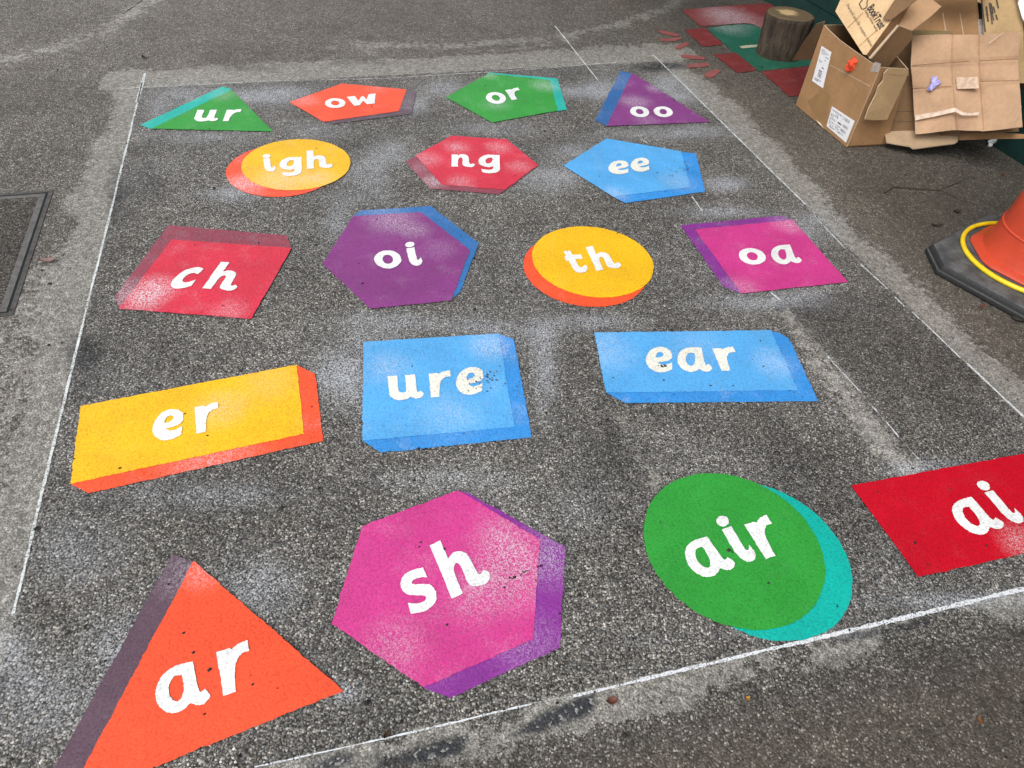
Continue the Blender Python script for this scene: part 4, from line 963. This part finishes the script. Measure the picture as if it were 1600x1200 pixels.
leaf('curled brown dead leaf on the chalk line below the pink hexagon', 955, 1098, .036, .3, (.13, .05, .035), fat=.6)
leaf('small dark brown leaf scrap below the orange triangle corner', 605, 1150, .028, 1.2, (.06, .04, .025), fat=.6)
leaf('dark crumpled leaf outside the far left corner of the panel', 225, 92, .045, 2.2, (.03, .022, .02), fat=.6)
leaf('dusty pink leaf between the access cover and the left chalk line', 76, 410, .075, .2, (.20, .13, .115), fat=.5)
leaf('reddish leaf scrap in front of the rubber cone base', 1532, 482, .035, .5, (.14, .035, .025), fat=.5)
leaf('dark leaf scrap tucked against the near edge of the cone base', 1586, 502, .055, 2.6, (.025, .018, .014), fat=.5)
leaf('brown leaf lying just behind the rubber cone base', 1494, 333, .06, .4, (.035, .022, .016), fat=.5)
leaf('thin dark leaf beside the yellow hoop and cone', 1462, 355, .07, .1, (.03, .02, .015), fat=.25)
leaf('small dull red leaf on the asphalt above the cone', 1565, 276, .03, .9, (.16, .03, .025), fat=.6)
leaf('small orange pebble-like leaf scrap on the bottom right asphalt', 1166, 1095, .015, 1.0, (.55, .30, .08), fat=.8)
leaf('rusty leaf crumb on the bottom right asphalt', 1527, 1129, .02, 1.7, (.22, .09, .03), fat=.7)
# loose grit: too many to count
vs, fs = [], []
for _ in range(420):
    px, py = random.uniform(-60, 1660), random.uniform(-30, 1230)
    c = G(px, py); r = random.uniform(.0015, .0048) if random.random() < .9 else random.uniform(.005, .008); k = len(vs)
    for (dx, dy, dz) in ((1, 0, 0), (0, 1, 0), (-1, 0, 0), (0, -1, 0), (0, 0, 1), (.7, .7, .3), (-.7, -.6, .3)):
        vs.append((c[0]+dx*r*random.uniform(.6, 1.2), c[1]+dy*r*random.uniform(.6, 1.2), .005+dz*r*.9))
    fs += [(k, k+5, k+4), (k+5, k+1, k+4), (k+1, k+2, k+4), (k+2, k+6, k+4), (k+6, k+3, k+4), (k+3, k, k+4)]
gr = link_mesh('grit', vs, fs, mat_plain('grit_stone', (.022, .02, .018), .8, .5, 30)); tag(gr, kind='stuff')
# hairline cracks
M_CRK = mat_plain('crack_dark', (.012, .012, .012), .9)
def crack(pts, w, z, parent=None):
    vs, fs = [], []; P = [G(*p) for p in pts]; Q = []
    for a, b in zip(P[:-1], P[1:]):
        for k in range(6): Q.append(a+(b-a)*k/6+np.array([random.gauss(0, .002), random.gauss(0, .002), 0]))
    Q.append(P[-1])
    for i, p in enumerate(Q):
        d = unit(Q[min(i+1, len(Q)-1)]-Q[max(i-1, 0)]); n = np.array([-d[1], d[0], 0]); ww = w*random.uniform(.3, 1)
        vs += [p+n*ww+LL*z, p-n*ww+LL*z]
    fs = [(2*i, 2*i+1, 2*i+3, 2*i+2) for i in range(len(Q)-1)]
    o = link_mesh('crack', vs, fs, M_CRK, parent)
    if not parent: tag(o, kind='structure')
    return o
crack([(441, 418), (465, 423), (492, 433)], .0022, .0021)
crack([(192, 22), (212, 8), (232, -6)], .004, .0021)
for root in [o for o in bpy.data.objects if o.get('label', '').endswith('letters sh')]:
    crack([(795, 906), (806, 902)], .004, .0062, root); crack([(812, 900), (826, 894)], .0018, .0062, root); crack([(838, 888), (847, 883)], .0025, .0062, root)
bpy.context.view_layer.update()
